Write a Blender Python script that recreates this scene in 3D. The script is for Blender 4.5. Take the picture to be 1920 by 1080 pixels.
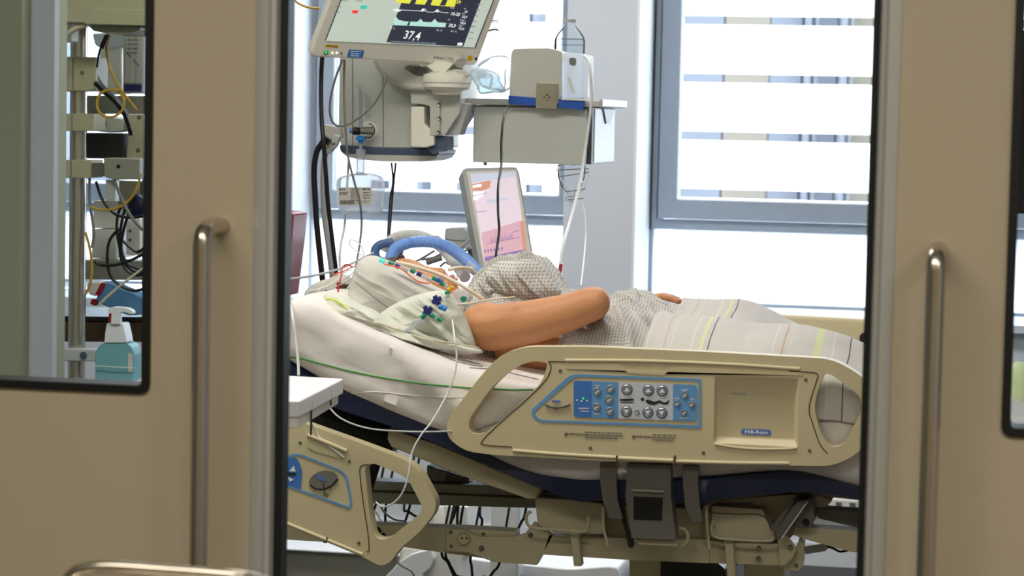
import bpy, bmesh, math, random
from mathutils import Vector, Matrix, noise
from mathutils.geometry import tessellate_polygon

for o in list(bpy.data.objects):
    bpy.data.objects.remove(o)
scene = bpy.context.scene
COL = scene.collection
random.seed(7)
PI = math.pi

# ------------------------------------------------------------------ camera
CAM = Vector((0.0, 0.0, 1.55))
FPX = 4533.0
YAW, PITCH, ROLL = math.radians(11.7), math.radians(4.0), math.radians(1.2)
MC = Matrix.Rotation(YAW, 3, 'Z') @ Matrix.Rotation(PI / 2 - PITCH, 3, 'X') @ Matrix.Rotation(ROLL, 3, 'Z')
cd = bpy.data.cameras.new('camera')
cam = bpy.data.objects.new('camera', cd)
COL.objects.link(cam)
cam.matrix_world = Matrix.Translation(CAM) @ MC.to_4x4()
cd.sensor_width = 36.0
cd.lens = FPX / 1920 * 36.0
cd.clip_start = 0.05
cd.clip_end = 200
cd.dof.use_dof = True
cd.dof.focus_distance = 5.5
cd.dof.aperture_fstop = 7.5
scene.camera = cam

# ------------------------------------------------------------------ sky
world = bpy.data.worlds.new('sky')
scene.world = world
world.use_nodes = True
wn = world.node_tree
bg = wn.nodes['Background']
bg.inputs['Color'].default_value = (0.86, 0.93, 1.0, 1)
bg.inputs['Strength'].default_value = 11.0

# ------------------------------------------------------------------ lamps
def area(name, loc, sx, sy, power, color=(1, 1, 1), rot=(0, 0, 0)):
    l = bpy.data.lights.new(name, 'AREA')
    l.shape = 'RECTANGLE'
    l.size, l.size_y, l.energy, l.color = sx, sy, power, color
    o = bpy.data.objects.new(name, l)
    COL.objects.link(o)
    o.location = loc
    o.rotation_euler = rot
    return o
WARM = (1.0, 0.95, 0.86)
COOL = (1.0, 0.98, 0.95)
area('room_ceiling_lamp', (-1.6, 4.3, 2.94), 2.2, 0.4, 43, WARM)
area('room_ceiling_lamp', (-1.6, 6.9, 2.94), 2.6, 0.4, 60, COOL)
area('corridor_ceiling_lamp', (-0.9, 1.1, 2.94), 2.4, 0.8, 62, WARM)
area('corridor_ceiling_lamp', (1.6, 0.6, 2.94), 0.8, 0.8, 28, WARM)

# ------------------------------------------------------------------ view
vs = scene.view_settings
scene.display_settings.display_device = 'sRGB'
vs.view_transform = 'Standard'
vs.look = 'None'
vs.exposure = 0.0
vs.gamma = 1.0
vs.use_curve_mapping = False
scene.cycles.max_bounces = 10
scene.cycles.diffuse_bounces = 5
scene.cycles.transparent_max_bounces = 12
scene.cycles.sample_clamp_indirect = 6.0

# ------------------------------------------------------------------ pixel -> place
def ray(px, py):
    return MC @ Vector(((px - 960) / FPX, -(py - 540) / FPX, -1.0))

class Plane:
    """a flat frame: origin o, axes u (right), v (up), n (towards the viewer)"""
    def __init__(s, o, u, v):
        s.o = Vector(o)
        s.u = Vector(u).normalized()
        v = Vector(v)
        s.v = (v - s.u * v.dot(s.u)).normalized()
        s.n = s.u.cross(s.v)
    def hit(s, px, py):
        d = ray(px, py)
        return CAM + d * ((s.o - CAM).dot(s.n) / d.dot(s.n))
    def L(s, p):
        r = s.hit(*p) - s.o
        return (r.dot(s.u), r.dot(s.v))
    def W(s, a, b, c=0.0):
        return s.o + s.u * a + s.v * b + s.n * c
    def off(s, c):
        return Plane(s.o + s.n * c, s.u, s.v)

def PY(Y):
    return Plane((0, Y, 0), (1, 0, 0), (0, 0, 1))
def P(px, py, Y):
    return PY(Y).hit(px, py)
def mpp(Y):
    return Y / math.cos(YAW) / FPX * 0.99

# ------------------------------------------------------------------ materials
def srgb(c):
    return tuple(((x / 255) / 12.92 if x / 255 < 0.04045 else ((x / 255 + 0.055) / 1.055) ** 2.4) for x in c) + (1,)
MATS = {}
def mat(name, rgb, rough=0.5, metal=0.0, var=0.06, scale=30, bump=0.0, bscale=200, trans=0.0, ior=1.45, emit=0.0, sss=0.0, coat=0.0, spec=0.5, stretch=None):
    m = bpy.data.materials.new(name)
    m.use_nodes = True
    nt = m.node_tree
    b = nt.nodes['Principled BSDF']
    tc = nt.nodes.new('ShaderNodeTexCoord')
    nz = nt.nodes.new('ShaderNodeTexNoise')
    nz.inputs['Scale'].default_value = scale
    nz.inputs['Detail'].default_value = 3
    src = tc.outputs['Object']
    if stretch:
        mp = nt.nodes.new('ShaderNodeMapping')
        mp.inputs['Scale'].default_value = stretch
        nt.links.new(src, mp.inputs['Vector'])
        src = mp.outputs['Vector']
    nt.links.new(src, nz.inputs['Vector'])
    c = srgb(rgb)
    mx = nt.nodes.new('ShaderNodeMix')
    mx.data_type = 'RGBA'
    mx.inputs[6].default_value = tuple(x * (1 - var) for x in c[:3]) + (1,)
    mx.inputs[7].default_value = tuple(min(1, x * (1 + var)) for x in c[:3]) + (1,)
    nt.links.new(nz.outputs['Fac'], mx.inputs[0])
    nt.links.new(mx.outputs[2], b.inputs['Base Color'])
    b.inputs['Roughness'].default_value = rough
    b.inputs['Metallic'].default_value = metal
    b.inputs['IOR'].default_value = ior
    b.inputs['Transmission Weight'].default_value = trans
    b.inputs['Specular IOR Level'].default_value = spec
    b.inputs['Coat Weight'].default_value = coat
    if sss:
        b.inputs['Subsurface Weight'].default_value = sss
        b.inputs['Subsurface Radius'].default_value = (0.02, 0.007, 0.004)
        b.inputs['Subsurface Scale'].default_value = 0.5
    if emit:
        nt.links.new(mx.outputs[2], b.inputs['Emission Color'])
        b.inputs['Emission Strength'].default_value = emit
    if bump:
        n2 = nt.nodes.new('ShaderNodeTexNoise')
        n2.inputs['Scale'].default_value = bscale
        n2.inputs['Detail'].default_value = 4
        nt.links.new(src, n2.inputs['Vector'])
        bp = nt.nodes.new('ShaderNodeBump')
        bp.inputs['Strength'].default_value = bump
        bp.inputs['Distance'].default_value = 0.01
        nt.links.new(n2.outputs['Fac'], bp.inputs['Height'])
        nt.links.new(bp.outputs['Normal'], b.inputs['Normal'])
    MATS[name] = m
    return m
M = MATS
mat('door_laminate', (184, 171, 146), 0.42, var=0.04, scale=3)
mat('brushed_aluminium', (190, 190, 184), 0.38, 0.35, var=0.05, stretch=(60, 60, 1))
mat('satin_steel', (200, 190, 175), 0.22, 0.95, var=0.06, stretch=(40, 40, 2))
mat('black_rubber', (14, 14, 15), 0.5, var=0.2)
mat('wall_paint', (206, 211, 220), 0.7, var=0.02, scale=2, bump=0.03, bscale=300)
mat('white_paint', (226, 230, 235), 0.6, var=0.02, scale=2)
mat('greenish_shade', (170, 174, 150), 0.7, var=0.03, scale=2)
mat('ceiling_paint', (225, 225, 220), 0.8, var=0.02)
mat('vinyl_floor', (46, 47, 48), 0.45, var=0.28, scale=260)
mat('corridor_floor', (120, 112, 96), 0.5, var=0.1, scale=60)
mat('window_frame_grey', (146, 156, 167), 0.4, var=0.04)
mat('window_frame_dark', (48, 54, 62), 0.5, var=0.04)
mat('rail_plastic', (206, 194, 158), 0.38, var=0.03, scale=12, bump=0.02, bscale=600)
mat('rail_seam', (70, 58, 38), 0.7)
mat('frame_enamel', (198, 188, 156), 0.38, var=0.05, scale=10)
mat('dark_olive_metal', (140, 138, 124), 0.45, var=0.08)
mat('charcoal_metal', (108, 106, 101), 0.4, 0.2, var=0.1)
mat('black_plastic', (20, 20, 22), 0.4, var=0.15)
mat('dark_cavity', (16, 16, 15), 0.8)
mat('navy_vinyl', (25, 35, 68), 0.42, var=0.12, scale=20, bump=0.12, bscale=30)
mat('sheet_cotton', (224, 218, 216), 0.85, var=0.03, scale=5, bump=0.45, bscale=9)
mat('towel_white', (204, 202, 196), 0.9, var=0.03, scale=8, bump=0.6, bscale=16)
mat('cloth_greenish', (208, 210, 199), 0.9, var=0.05, scale=8, bump=0.7, bscale=18)
mat('stitch_green', (70, 150, 62), 0.8)
mat('stitch_black', (32, 32, 36), 0.8)
mat('stitch_lime', (206, 222, 90), 0.8)
mat('skin', (198, 140, 98), 0.5, var=0.10, scale=9, bump=0.08, bscale=120, sss=0.06)
mat('lip_skin', (184, 116, 92), 0.5, var=0.05)
mat('hair', (70, 56, 44), 0.6, var=0.3, scale=80, bump=0.5, bscale=300)
mat('nail', (226, 170, 140), 0.3)
mat('white_plastic', (232, 230, 222), 0.35, var=0.02)
mat('bright_white_plastic', (238, 240, 244), 0.3, var=0.02)
mat('cream_plastic', (240, 237, 226), 0.4, var=0.03, scale=10)
mat('pendant_cream', (170, 166, 138), 0.45, var=0.03, scale=10)
mat('device_beige', (196, 195, 188), 0.4, var=0.03, scale=8)
mat('unit_greige', (196, 199, 194), 0.42, var=0.03, scale=8)
mat('blue_grey_plastic', (72, 88, 112), 0.4, var=0.05)
mat('royal_blue', (38, 86, 178), 0.4, var=0.05)
mat('connector_blue', (40, 130, 215), 0.35)
mat('connector_green', (20, 140, 105), 0.35)
mat('stopcock_navy', (44, 46, 120), 0.35)
mat('connector_yellow', (240, 190, 30), 0.4)
mat('red_plastic', (150, 26, 36), 0.35, var=0.06)
mat('orange_line', (235, 100, 50), 0.4)
mat('red_line', (190, 50, 40), 0.4)
mat('hose_blue', (132, 172, 236), 0.35, var=0.05, coat=0.3)
mat('hose_blue_dark', (84, 112, 160), 0.35, var=0.05)
mat('hose_grey', (206, 208, 205), 0.4, var=0.05)
mat('grey_cable', (120, 120, 118), 0.5, var=0.05)
mat('light_grey_cable', (186, 188, 190), 0.45, var=0.05)
mat('black_cable', (18, 18, 20), 0.4, var=0.1)
mat('yellow_cable', (190, 150, 40), 0.5, var=0.05)
mat('cream_cable', (206, 196, 168), 0.5, var=0.05)
mat('white_tube', (228, 230, 232), 0.3, var=0.03)
mat('beige_tube', (226, 212, 192), 0.4, var=0.03)
mat('clear_glass', (250, 252, 252), 0.02, trans=1.0, ior=1.45, var=0.0)
mat('clear_plastic', (240, 243, 246), 0.12, trans=0.85, ior=1.15, var=0.02)
mat('frosted_bottle', (240, 243, 248), 0.45, trans=0.5, ior=1.3, var=0.02)
mat('water', (245, 250, 255), 0.0, trans=1.0, ior=1.33, var=0.0)
mat('turquoise_liquid', (138, 196, 204), 0.25, trans=0.25, var=0.04, ior=1.3)
mat('label_paper', (214, 212, 205), 0.6, var=0.02)
mat('ink', (40, 40, 44), 0.7)
mat('ink_soft', (118, 116, 108), 0.7)
mat('light_blue_print', (92, 150, 205), 0.5, var=0.03)
mat('mid_blue_print', (104, 158, 212), 0.45, var=0.04)
mat('deep_blue_print', (66, 122, 198), 0.45, var=0.04)
mat('pale_grey_print', (206, 210, 220), 0.45, var=0.03)
mat('badge_blue', (92, 120, 190), 0.45)
mat('button_metal', (150, 165, 176), 0.28, 0.5, var=0.15, scale=90)
mat('lamp_green', (60, 230, 60), 0.4, emit=1.2)
mat('led_white', (240, 250, 240), 0.4, emit=1.0)
mat('brown_wood', (86, 64, 44), 0.5, var=0.15, stretch=(2, 20, 20))
mat('blue_box_card', (86, 136, 176), 0.5)
mat('pale_green_cloth', (196, 208, 160), 0.8, var=0.05)
mat('screen_pale', (206, 220, 210), 0.35, var=0.03, scale=5, emit=0.45)
mat('screen_dark', (50, 54, 70), 0.3, var=0.1, scale=5, emit=0.6)
mat('screen_cyan', (186, 232, 226), 0.4, emit=0.6)
mat('screen_yellow', (216, 214, 70), 0.4, emit=0.8)
mat('screen_white', (235, 238, 240), 0.4, emit=0.7)
mat('screen_grey', (120, 128, 140), 0.4, emit=0.4)
mat('screen_red', (230, 60, 60), 0.4, emit=0.7)
mat('screen_teal', (70, 190, 175), 0.4, emit=0.7)
mat('screen_pink', (222, 206, 220), 0.3, var=0.03, emit=0.55)
mat('screen_rose', (214, 172, 186), 0.3, var=0.04, emit=0.5)
mat('screen_orange', (206, 150, 130), 0.3, var=0.05, emit=0.5)
mat('screen_violet', (138, 118, 170), 0.3, emit=0.5)
mat('screen_ice', (196, 204, 222), 0.3, emit=0.5)
mat('facade_stone', (94, 88, 78), 0.8, var=0.15, scale=1.5)
mat('facade_grey', (84, 87, 95), 0.8, var=0.15, scale=1.5)
mat('facade_light', (196, 200, 208), 0.7, var=0.05)
mat('asphalt', (110, 112, 112), 0.8, var=0.1)
mat('screw_steel', (150, 148, 140), 0.3, 0.9)

def thin_clear(name, tint=(0.93, 0.96, 0.98), gloss=0.10, rough=0.05, milky=0.0):
    m = bpy.data.materials.new(name)
    m.use_nodes = True
    nt = m.node_tree
    nt.nodes.remove(nt.nodes['Principled BSDF'])
    out = nt.nodes['Material Output']
    tr = nt.nodes.new('ShaderNodeBsdfTransparent')
    tr.inputs['Color'].default_value = tint + (1,)
    gl = nt.nodes.new('ShaderNodeBsdfGlossy')
    gl.inputs['Roughness'].default_value = rough
    lw = nt.nodes.new('ShaderNodeLayerWeight')
    lw.inputs['Blend'].default_value = gloss
    mx = nt.nodes.new('ShaderNodeMixShader')
    nt.links.new(lw.outputs['Fresnel'], mx.inputs[0])
    nt.links.new(tr.outputs[0], mx.inputs[1])
    nt.links.new(gl.outputs[0], mx.inputs[2])
    last = mx
    if milky:
        df = nt.nodes.new('ShaderNodeBsdfTranslucent')
        df.inputs['Color'].default_value = (0.9, 0.93, 0.96, 1)
        d2 = nt.nodes.new('ShaderNodeBsdfDiffuse')
        d2.inputs['Color'].default_value = (0.85, 0.88, 0.92, 1)
        m1 = nt.nodes.new('ShaderNodeMixShader')
        m1.inputs[0].default_value = 0.5
        nt.links.new(df.outputs[0], m1.inputs[1])
        nt.links.new(d2.outputs[0], m1.inputs[2])
        m2 = nt.nodes.new('ShaderNodeMixShader')
        m2.inputs[0].default_value = milky
        nt.links.new(mx.outputs[0], m2.inputs[1])
        nt.links.new(m1.outputs[0], m2.inputs[2])
        last = m2
    nt.links.new(last.outputs[0], out.inputs['Surface'])
    MATS[name] = m
    return m
thin_clear('thin_glass')
thin_clear('thin_plastic', (0.90, 0.93, 0.96), 0.25, 0.15, 0.22)
thin_clear('milky_plastic', (0.92, 0.94, 0.97), 0.25, 0.2, 0.5)
thin_clear('milky_blue_plastic', (0.75, 0.88, 0.94), 0.25, 0.2, 0.45)

def math_node(nt, op, a, b=None):
    n = nt.nodes.new('ShaderNodeMath')
    n.operation = op
    for i, x in enumerate((a, b)):
        if x is None: continue
        if hasattr(x, 'links'): nt.links.new(x, n.inputs[i])
        else: n.inputs[i].default_value = x
    return n.outputs[0]

def pane_material(name, z0, pitch, band):
    """window glass with frosted film that leaves narrow clear stripes"""
    m = bpy.data.materials.new(name)
    m.use_nodes = True
    nt = m.node_tree
    nt.nodes.remove(nt.nodes['Principled BSDF'])
    out = nt.nodes['Material Output']
    ge = nt.nodes.new('ShaderNodeNewGeometry')
    sp = nt.nodes.new('ShaderNodeSeparateXYZ')
    nt.links.new(ge.outputs['Position'], sp.inputs[0])
    if pitch:
        t = math_node(nt, 'DIVIDE', math_node(nt, 'SUBTRACT', sp.outputs['Z'], z0), pitch)
        fr = math_node(nt, 'FRACT', t)
        clear = math_node(nt, 'LESS_THAN', fr, band / pitch)
    else:
        clear = None
    tl = nt.nodes.new('ShaderNodeBsdfTranslucent')
    tl.inputs['Color'].default_value = (0.93, 0.95, 0.97, 1)
    t1 = nt.nodes.new('ShaderNodeBsdfTransparent')
    t1.inputs['Color'].default_value = (0.95, 0.97, 0.98, 1)
    fz = nt.nodes.new('ShaderNodeMixShader')
    fz.inputs[0].default_value = 0.6
    nt.links.new(t1.outputs[0], fz.inputs[1])
    nt.links.new(tl.outputs[0], fz.inputs[2])
    last = fz
    if clear is not None:
        c2 = nt.nodes.new('ShaderNodeBsdfTransparent')
        c2.inputs['Color'].default_value = (0.9, 0.93, 0.95, 1)
        ms = nt.nodes.new('ShaderNodeMixShader')
        nt.links.new(clear, ms.inputs[0])
        nt.links.new(fz.outputs[0], ms.inputs[1])
        nt.links.new(c2.outputs[0], ms.inputs[2])
        last = ms
    nt.links.new(last.outputs[0], out.inputs['Surface'])
    MATS[name] = m

def gown_material():
    m = mat('gown_print', (196, 196, 192), 0.9, bump=0.6, bscale=24)
    nt = m.node_tree
    b = nt.nodes['Principled BSDF']
    tc = [n for n in nt.nodes if n.type == 'TEX_COORD'][0]
    sp = nt.nodes.new('ShaderNodeSeparateXYZ')
    nt.links.new(tc.outputs['UV'], sp.inputs[0])
    k = 2 * PI / 0.0100
    sx = math_node(nt, 'SINE', math_node(nt, 'MULTIPLY', math_node(nt, 'ADD', sp.outputs['X'], sp.outputs['Y']), k * 0.7))
    sz = math_node(nt, 'SINE', math_node(nt, 'MULTIPLY', math_node(nt, 'SUBTRACT', sp.outputs['Y'], sp.outputs['X']), k * 0.7))
    d = math_node(nt, 'MULTIPLY', sx, sz)
    g = math_node(nt, 'GREATER_THAN', d, 0.35)
    mx = nt.nodes.new('ShaderNodeMix')
    mx.data_type = 'RGBA'
    mx.inputs[6].default_value = srgb((200, 197, 192))
    mx.inputs[7].default_value = srgb((150, 148, 146))
    nt.links.new(g, mx.inputs[0])
    nt.links.new(mx.outputs[2], b.inputs['Base Color'])
gown_material()

def blanket_material(stripes):
    """white cotton with thin woven stripes; stripes = (u position, half width, rgb, strength)"""
    m = mat('blanket_cotton', (200, 196, 192), 0.88, var=0.02, bump=0.2, bscale=25)
    nt = m.node_tree
    b = nt.nodes['Principled BSDF']
    tc = [n for n in nt.nodes if n.type == 'TEX_COORD'][0]
    sp = nt.nodes.new('ShaderNodeSeparateXYZ')
    nt.links.new(tc.outputs['UV'], sp.inputs[0])
    col = b.inputs['Base Color'].links[0].from_socket
    for u, w, rgb, st in stripes:
        d = math_node(nt, 'ABSOLUTE', math_node(nt, 'SUBTRACT', sp.outputs['X'], u))
        g = math_node(nt, 'MULTIPLY', math_node(nt, 'LESS_THAN', d, w), st)
        mx = nt.nodes.new('ShaderNodeMix')
        mx.data_type = 'RGBA'
        nt.links.new(g, mx.inputs[0])
        nt.links.new(col, mx.inputs[6])
        mx.inputs[7].default_value = srgb(rgb)
        col = mx.outputs[2]
    nt.links.new(col, b.inputs['Base Color'])

# ------------------------------------------------------------------ objects
ORG = {}
def thing(name, label, cat, loc, group=None, kind=None):
    o = bpy.data.objects.new(name, None)
    COL.objects.link(o)
    o.location = loc
    o.empty_display_size = 0.05
    ORG[o] = Vector(loc)
    o['label'] = label
    o['category'] = cat
    if group: o['group'] = group
    if kind: o['kind'] = kind
    return o
def tag(o, label, cat, group=None, kind=None):
    o['label'] = label
    o['category'] = cat
    if group: o['group'] = group
    if kind: o['kind'] = kind
    return o

def obj(name, bm, m, parent=None, bev=0.0, seg=2, angle=35, sub=0, label=None, flat=False, weld=True, kind=None):
    if weld:
        bmesh.ops.remove_doubles(bm, verts=bm.verts, dist=1e-5)
    bmesh.ops.recalc_face_normals(bm, faces=bm.faces)
    me = bpy.data.meshes.new(name)
    if parent is not None:
        org = ORG[parent]
    else:
        xs = [v.co for v in bm.verts]
        mn = [min(v[i] for v in xs) for i in range(3)]
        mxx = [max(v[i] for v in xs) for i in range(3)]
        org = Vector(((mn[0] + mxx[0]) / 2, (mn[1] + mxx[1]) / 2, mn[2]))
    bmesh.ops.translate(bm, verts=bm.verts, vec=-org)
    bm.to_mesh(me)
    bm.free()
    me.materials.append(M[m] if isinstance(m, str) else m)
    if not flat:
        for p in me.polygons: p.use_smooth = True
        me.set_sharp_from_angle(angle=math.radians(angle))
    o = bpy.data.objects.new(name, me)
    COL.objects.link(o)
    if parent is not None:
        o.parent = parent
    else:
        o.location = org
    ORG[o] = org
    if bev:
        md = o.modifiers.new('bevel', 'BEVEL')
        md.width = bev
        md.segments = seg
        md.limit_method = 'ANGLE'
        md.angle_limit = math.radians(40)
        md.harden_normals = True
    if sub:
        md = o.modifiers.new('subdivision', 'SUBSURF')
        md.levels = md.render_levels = sub
    if label: o['label'] = label
    if kind: o['kind'] = kind
    return o
def struct(name, bm, m, **k):
    o = obj(name, bm, m, **k)
    o['kind'] = 'structure'
    return o
def B():
    return bmesh.new()

# ------------------------------------------------------------------ shapes
def box(bm, lo, hi, rot=None):
    lo, hi = Vector(lo), Vector(hi)
    c, s = (lo + hi) / 2, hi - lo
    r = bmesh.ops.create_cube(bm, size=1)
    for v in r['verts']:
        p = Vector((v.co.x * s.x, v.co.y * s.y, v.co.z * s.z))
        v.co = (rot @ p if rot else p) + c
    return bm
def ring(bm, c, a, b, r, seg):
    return [bm.verts.new(c + a * (math.cos(2 * PI * i / seg) * r) + b * (math.sin(2 * PI * i / seg) * r)) for i in range(seg)]
def perp(d):
    d = d.normalized()
    h = Vector((0, 0, 1)) if abs(d.z) < 0.9 else Vector((1, 0, 0))
    a = d.cross(h).normalized()
    return a, d.cross(a).normalized()
def cyl(bm, p0, p1, r0, r1=None, seg=20, caps=True):
    p0, p1 = Vector(p0), Vector(p1)
    r1 = r0 if r1 is None else r1
    a, b = perp(p1 - p0)
    A, Bv = ring(bm, p0, a, b, r0, seg), ring(bm, p1, a, b, r1, seg)
    for i in range(seg):
        bm.faces.new((A[i], A[(i + 1) % seg], Bv[(i + 1) % seg], Bv[i]))
    if caps:
        bm.faces.new(A); bm.faces.new(Bv)
    return bm
def lathe(bm, o, ax, prof, seg=28):
    """prof: list of (radius, distance along ax)"""
    o, ax = Vector(o), Vector(ax).normalized()
    a, b = perp(ax)
    rings = [ring(bm, o + ax * h, a, b, max(r, 1e-4), seg) for r, h in prof]
    for A, Bv in zip(rings, rings[1:]):
        for i in range(seg):
            bm.faces.new((A[i], A[(i + 1) % seg], Bv[(i + 1) % seg], Bv[i]))
    bm.faces.new(rings[0]); bm.faces.new(rings[-1])
    return bm
def catmull(pts, n=8, closed=False):
    pts = [Vector(p) for p in pts]
    N = len(pts)
    out = []
    R = range(N) if closed else range(N - 1)
    for i in R:
        if closed:
            p0, p1, p2, p3 = pts[i - 1], pts[i], pts[(i + 1) % N], pts[(i + 2) % N]
        else:
            p1, p2 = pts[i], pts[i + 1]
            p0 = pts[i - 1] if i > 0 else p1 * 2 - p2
            p3 = pts[i + 2] if i + 2 < N else p2 * 2 - p1
        for k in range(n):
            t = k / n
            out.append(0.5 * ((2 * p1) + (p2 - p0) * t + (2 * p0 - 5 * p1 + 4 * p2 - p3) * t * t + (3 * p1 - p0 - 3 * p2 + p3) * t ** 3))
    if not closed: out.append(pts[-1])
    return out
def tube(bm, pts, r, seg=10, n=8, smooth=True, closed=False, caps=True, radius=None):
    P_ = catmull(pts, n, closed) if smooth else [Vector(p) for p in pts]
    N = len(P_)
    prev = None
    rings = []
    s = 0.0
    for i, p in enumerate(P_):
        if closed: d = P_[(i + 1) % N] - P_[i - 1]
        else: d = P_[min(i + 1, N - 1)] - P_[max(i - 1, 0)]
        if d.length < 1e-9: d = Vector((0, 0, 1))
        d.normalize()
        if prev is None: a, b = perp(d)
        else:
            a = (prev - d * prev.dot(d)).normalized()
            b = d.cross(a)
        prev = a
        if i: s += (p - P_[i - 1]).length
        rr = radius(i / max(1, N - 1), s) if radius else r
        rings.append(ring(bm, p, a, b, rr, seg))
    K = N if closed else N - 1
    for i in range(K):
        A, Bv = rings[i], rings[(i + 1) % N]
        for j in range(seg):
            bm.faces.new((A[j], A[(j + 1) % seg], Bv[(j + 1) % seg], Bv[j]))
    if caps and not closed:
        bm.faces.new(rings[0]); bm.faces.new(rings[-1])
    return bm
def resample(pts, step):
    """even spacing along a polyline"""
    out = [pts[0].copy()]
    acc = 0.0
    for a, b in zip(pts, pts[1:]):
        L = (b - a).length
        while acc + L >= step and L > 0:
            t = (step - acc) / L
            a = a.lerp(b, t)
            out.append(a.copy())
            L = (b - a).length
            acc = 0.0
        acc += L
    out.append(pts[-1].copy())
    return out
def corrugated(bm, pts, r, pitch=0.0048, amp=0.0011, seg=16):
    P_ = resample(catmull(pts, 24), pitch / 2)
    k = [0]
    def rad(t, s):
        k[0] += 1
        return r + (amp if k[0] % 2 else -amp)
    return tube(bm, P_, r, seg=seg, smooth=False, radius=rad)
def rnd(pts, r, n=5):
    """round the corners of a closed 2D polygon; r one number or one per corner"""
    out = []
    N = len(pts)
    for i in range(N):
        p = Vector(pts[i]); a = Vector(pts[i - 1]); b = Vector(pts[(i + 1) % N])
        rr = r[i] if isinstance(r, (list, tuple)) else r
        da, db = a - p, b - p
        k = min(rr, da.length * 0.48, db.length * 0.48)
        if k < 1e-6:
            out.append(tuple(p)); continue
        s, e = p + da.normalized() * k, p + db.normalized() * k
        for j in range(n + 1):
            t = j / n
            q = s * (1 - t) ** 2 + p * 2 * t * (1 - t) + e * t * t
            out.append(tuple(q))
    return out
def sm2(pts, n=6, closed=True):
    return [(p.x, p.y) for p in catmull([(x, y, 0) for x, y in pts], n, closed)]
def prism2(bm, pl, polys, c0, c1):
    """polys in local (a, b): the first is the outline, the others are holes; from depth c0 to c1 along the normal"""
    polys = [[Vector((a, b, 0)) for a, b in q] for q in polys]
    tris = tessellate_polygon(polys)
    flat = [v for q in polys for v in q]
    F = [bm.verts.new(pl.W(v.x, v.y, c1)) for v in flat]
    K = [bm.verts.new(pl.W(v.x, v.y, c0)) for v in flat]
    for t in tris:
        try:
            bm.faces.new([F[i] for i in t]); bm.faces.new([K[i] for i in reversed(t)])
        except ValueError: pass
    base = 0
    for q in polys:
        n = len(q)
        for i in range(n):
            j = (i + 1) % n
            try: bm.faces.new((F[base + i], F[base + j], K[base + j], K[base + i]))
            except ValueError: pass
        base += n
    return bm
def prism(bm, pl, pix, c0, c1):
    """the same with pixel outlines hit on the plane"""
    if not isinstance(pix[0][0], (tuple, list)): pix = [pix]
    return prism2(bm, pl, [[pl.L(p) for p in q] for q in pix], c0, c1)
def clean(bm):
    bmesh.ops.recalc_face_normals(bm, faces=bm.faces)
    bmesh.ops.dissolve_limit(bm, angle_limit=0.01, verts=bm.verts, edges=bm.edges)
    return bm
def ellipsoid(bm, c, ax, seg=24, rings=14):
    """ax: three axis vectors whose lengths are the radii"""
    r = bmesh.ops.create_uvsphere(bm, u_segments=seg, v_segments=rings, radius=1)
    for v in r['verts']:
        v.co = Vector(c) + ax[0] * v.co.x + ax[1] * v.co.y + ax[2] * v.co.z
    return bm
def grid(bm, F, nu, nv, uvf=None, closed_v=False):
    V = [[bm.verts.new(F(i / nu, j / nv)) for j in range(nv + (0 if closed_v else 1))] for i in range(nu + 1)]
    fs = []
    cnt = nv if closed_v else nv
    uvl = bm.loops.layers.uv.verify() if uvf else None
    for i in range(nu):
        for j in range(cnt):
            j2 = (j + 1) % nv if closed_v else j + 1
            f = bm.faces.new((V[i][j], V[i + 1][j], V[i + 1][j2], V[i][j2]))
            if uvf:
                for lp, (a, b) in zip(f.loops, ((i, j), (i + 1, j), (i + 1, j + 1), (i, j + 1))):
                    lp[uvl].uv = uvf(a / nu, b / nv)
            fs.append(f)
    return V
def nz(p, s=1.0, seed=0.0):
    return noise.noise(Vector(p) * s + Vector((seed, seed * 1.7, -seed)))
def fnz(x, y, seed=0.0, o=3):
    v, a, f = 0, 1, 1
    for _ in range(o):
        v += a * noise.noise(Vector((x * f, y * f, seed)))
        a *= 0.5; f *= 2.1
    return v
def ridged(x, y, seed=0.0, o=3):
    """creased cloth: sharp ridges between soft hollows"""
    wx, wy = x + .6 * fnz(x * .5, y * .5, seed + 9, 2), y + .6 * fnz(y * .5, x * .5, seed + 5, 2)
    v, a, f = 0, 1, 1
    for _ in range(o):
        v += a * (1 - 2.4 * abs(noise.noise(Vector((wx * f, wy * f, seed)))) ** .8)
        a *= 0.42; f *= 1.9; seed += 3
    return v * .6
def puffy(bm, pl, outline, T, rings=14, nb=72, fold=0.0, fs=18.0, seed=0.0, direction=(1, 0), crease=False, back=0.6):
    """a soft cushion-like body bounded by a traced closed outline"""
    L = [pl.L(p) for p in outline]
    pts = catmull([(a, b, 0) for a, b in L], 10, True)
    pts.append(pts[0])
    tot = sum((b - a).length for a, b in zip(pts, pts[1:]))
    ev = resample(pts, tot / nb)[:nb]
    cx = sum(p.x for p in ev) / len(ev); cy = sum(p.y for p in ev) / len(ev)
    C0 = Vector((cx, cy, 0))
    def pos(p, t, side):
        q = C0.lerp(p, t)
        h = math.sqrt(max(0, 1 - t ** 3)) * T * (1 if side > 0 else -back)
        w = fold * (ridged if crease else fnz)((q.x * direction[0] + q.y * direction[1]) * fs, (-q.x * direction[1] + q.y * direction[0]) * fs * 0.3, seed) * (1 - t ** 8)
        return pl.W(q.x, q.y, h + w)
    last = None
    for side in (1, -1):
        c = bm.verts.new(pos(C0, 0, side))
        R = [[bm.verts.new(pos(p, k / rings, side)) for p in ev] for k in range(1, rings + 1)]
        n = len(ev)
        for i in range(n):
            bm.faces.new((c, R[0][i], R[0][(i + 1) % n]))
        for A, Bv in zip(R, R[1:]):
            for i in range(n):
                bm.faces.new((A[i], A[(i + 1) % n], Bv[(i + 1) % n], Bv[i]))
    return bm
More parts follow.
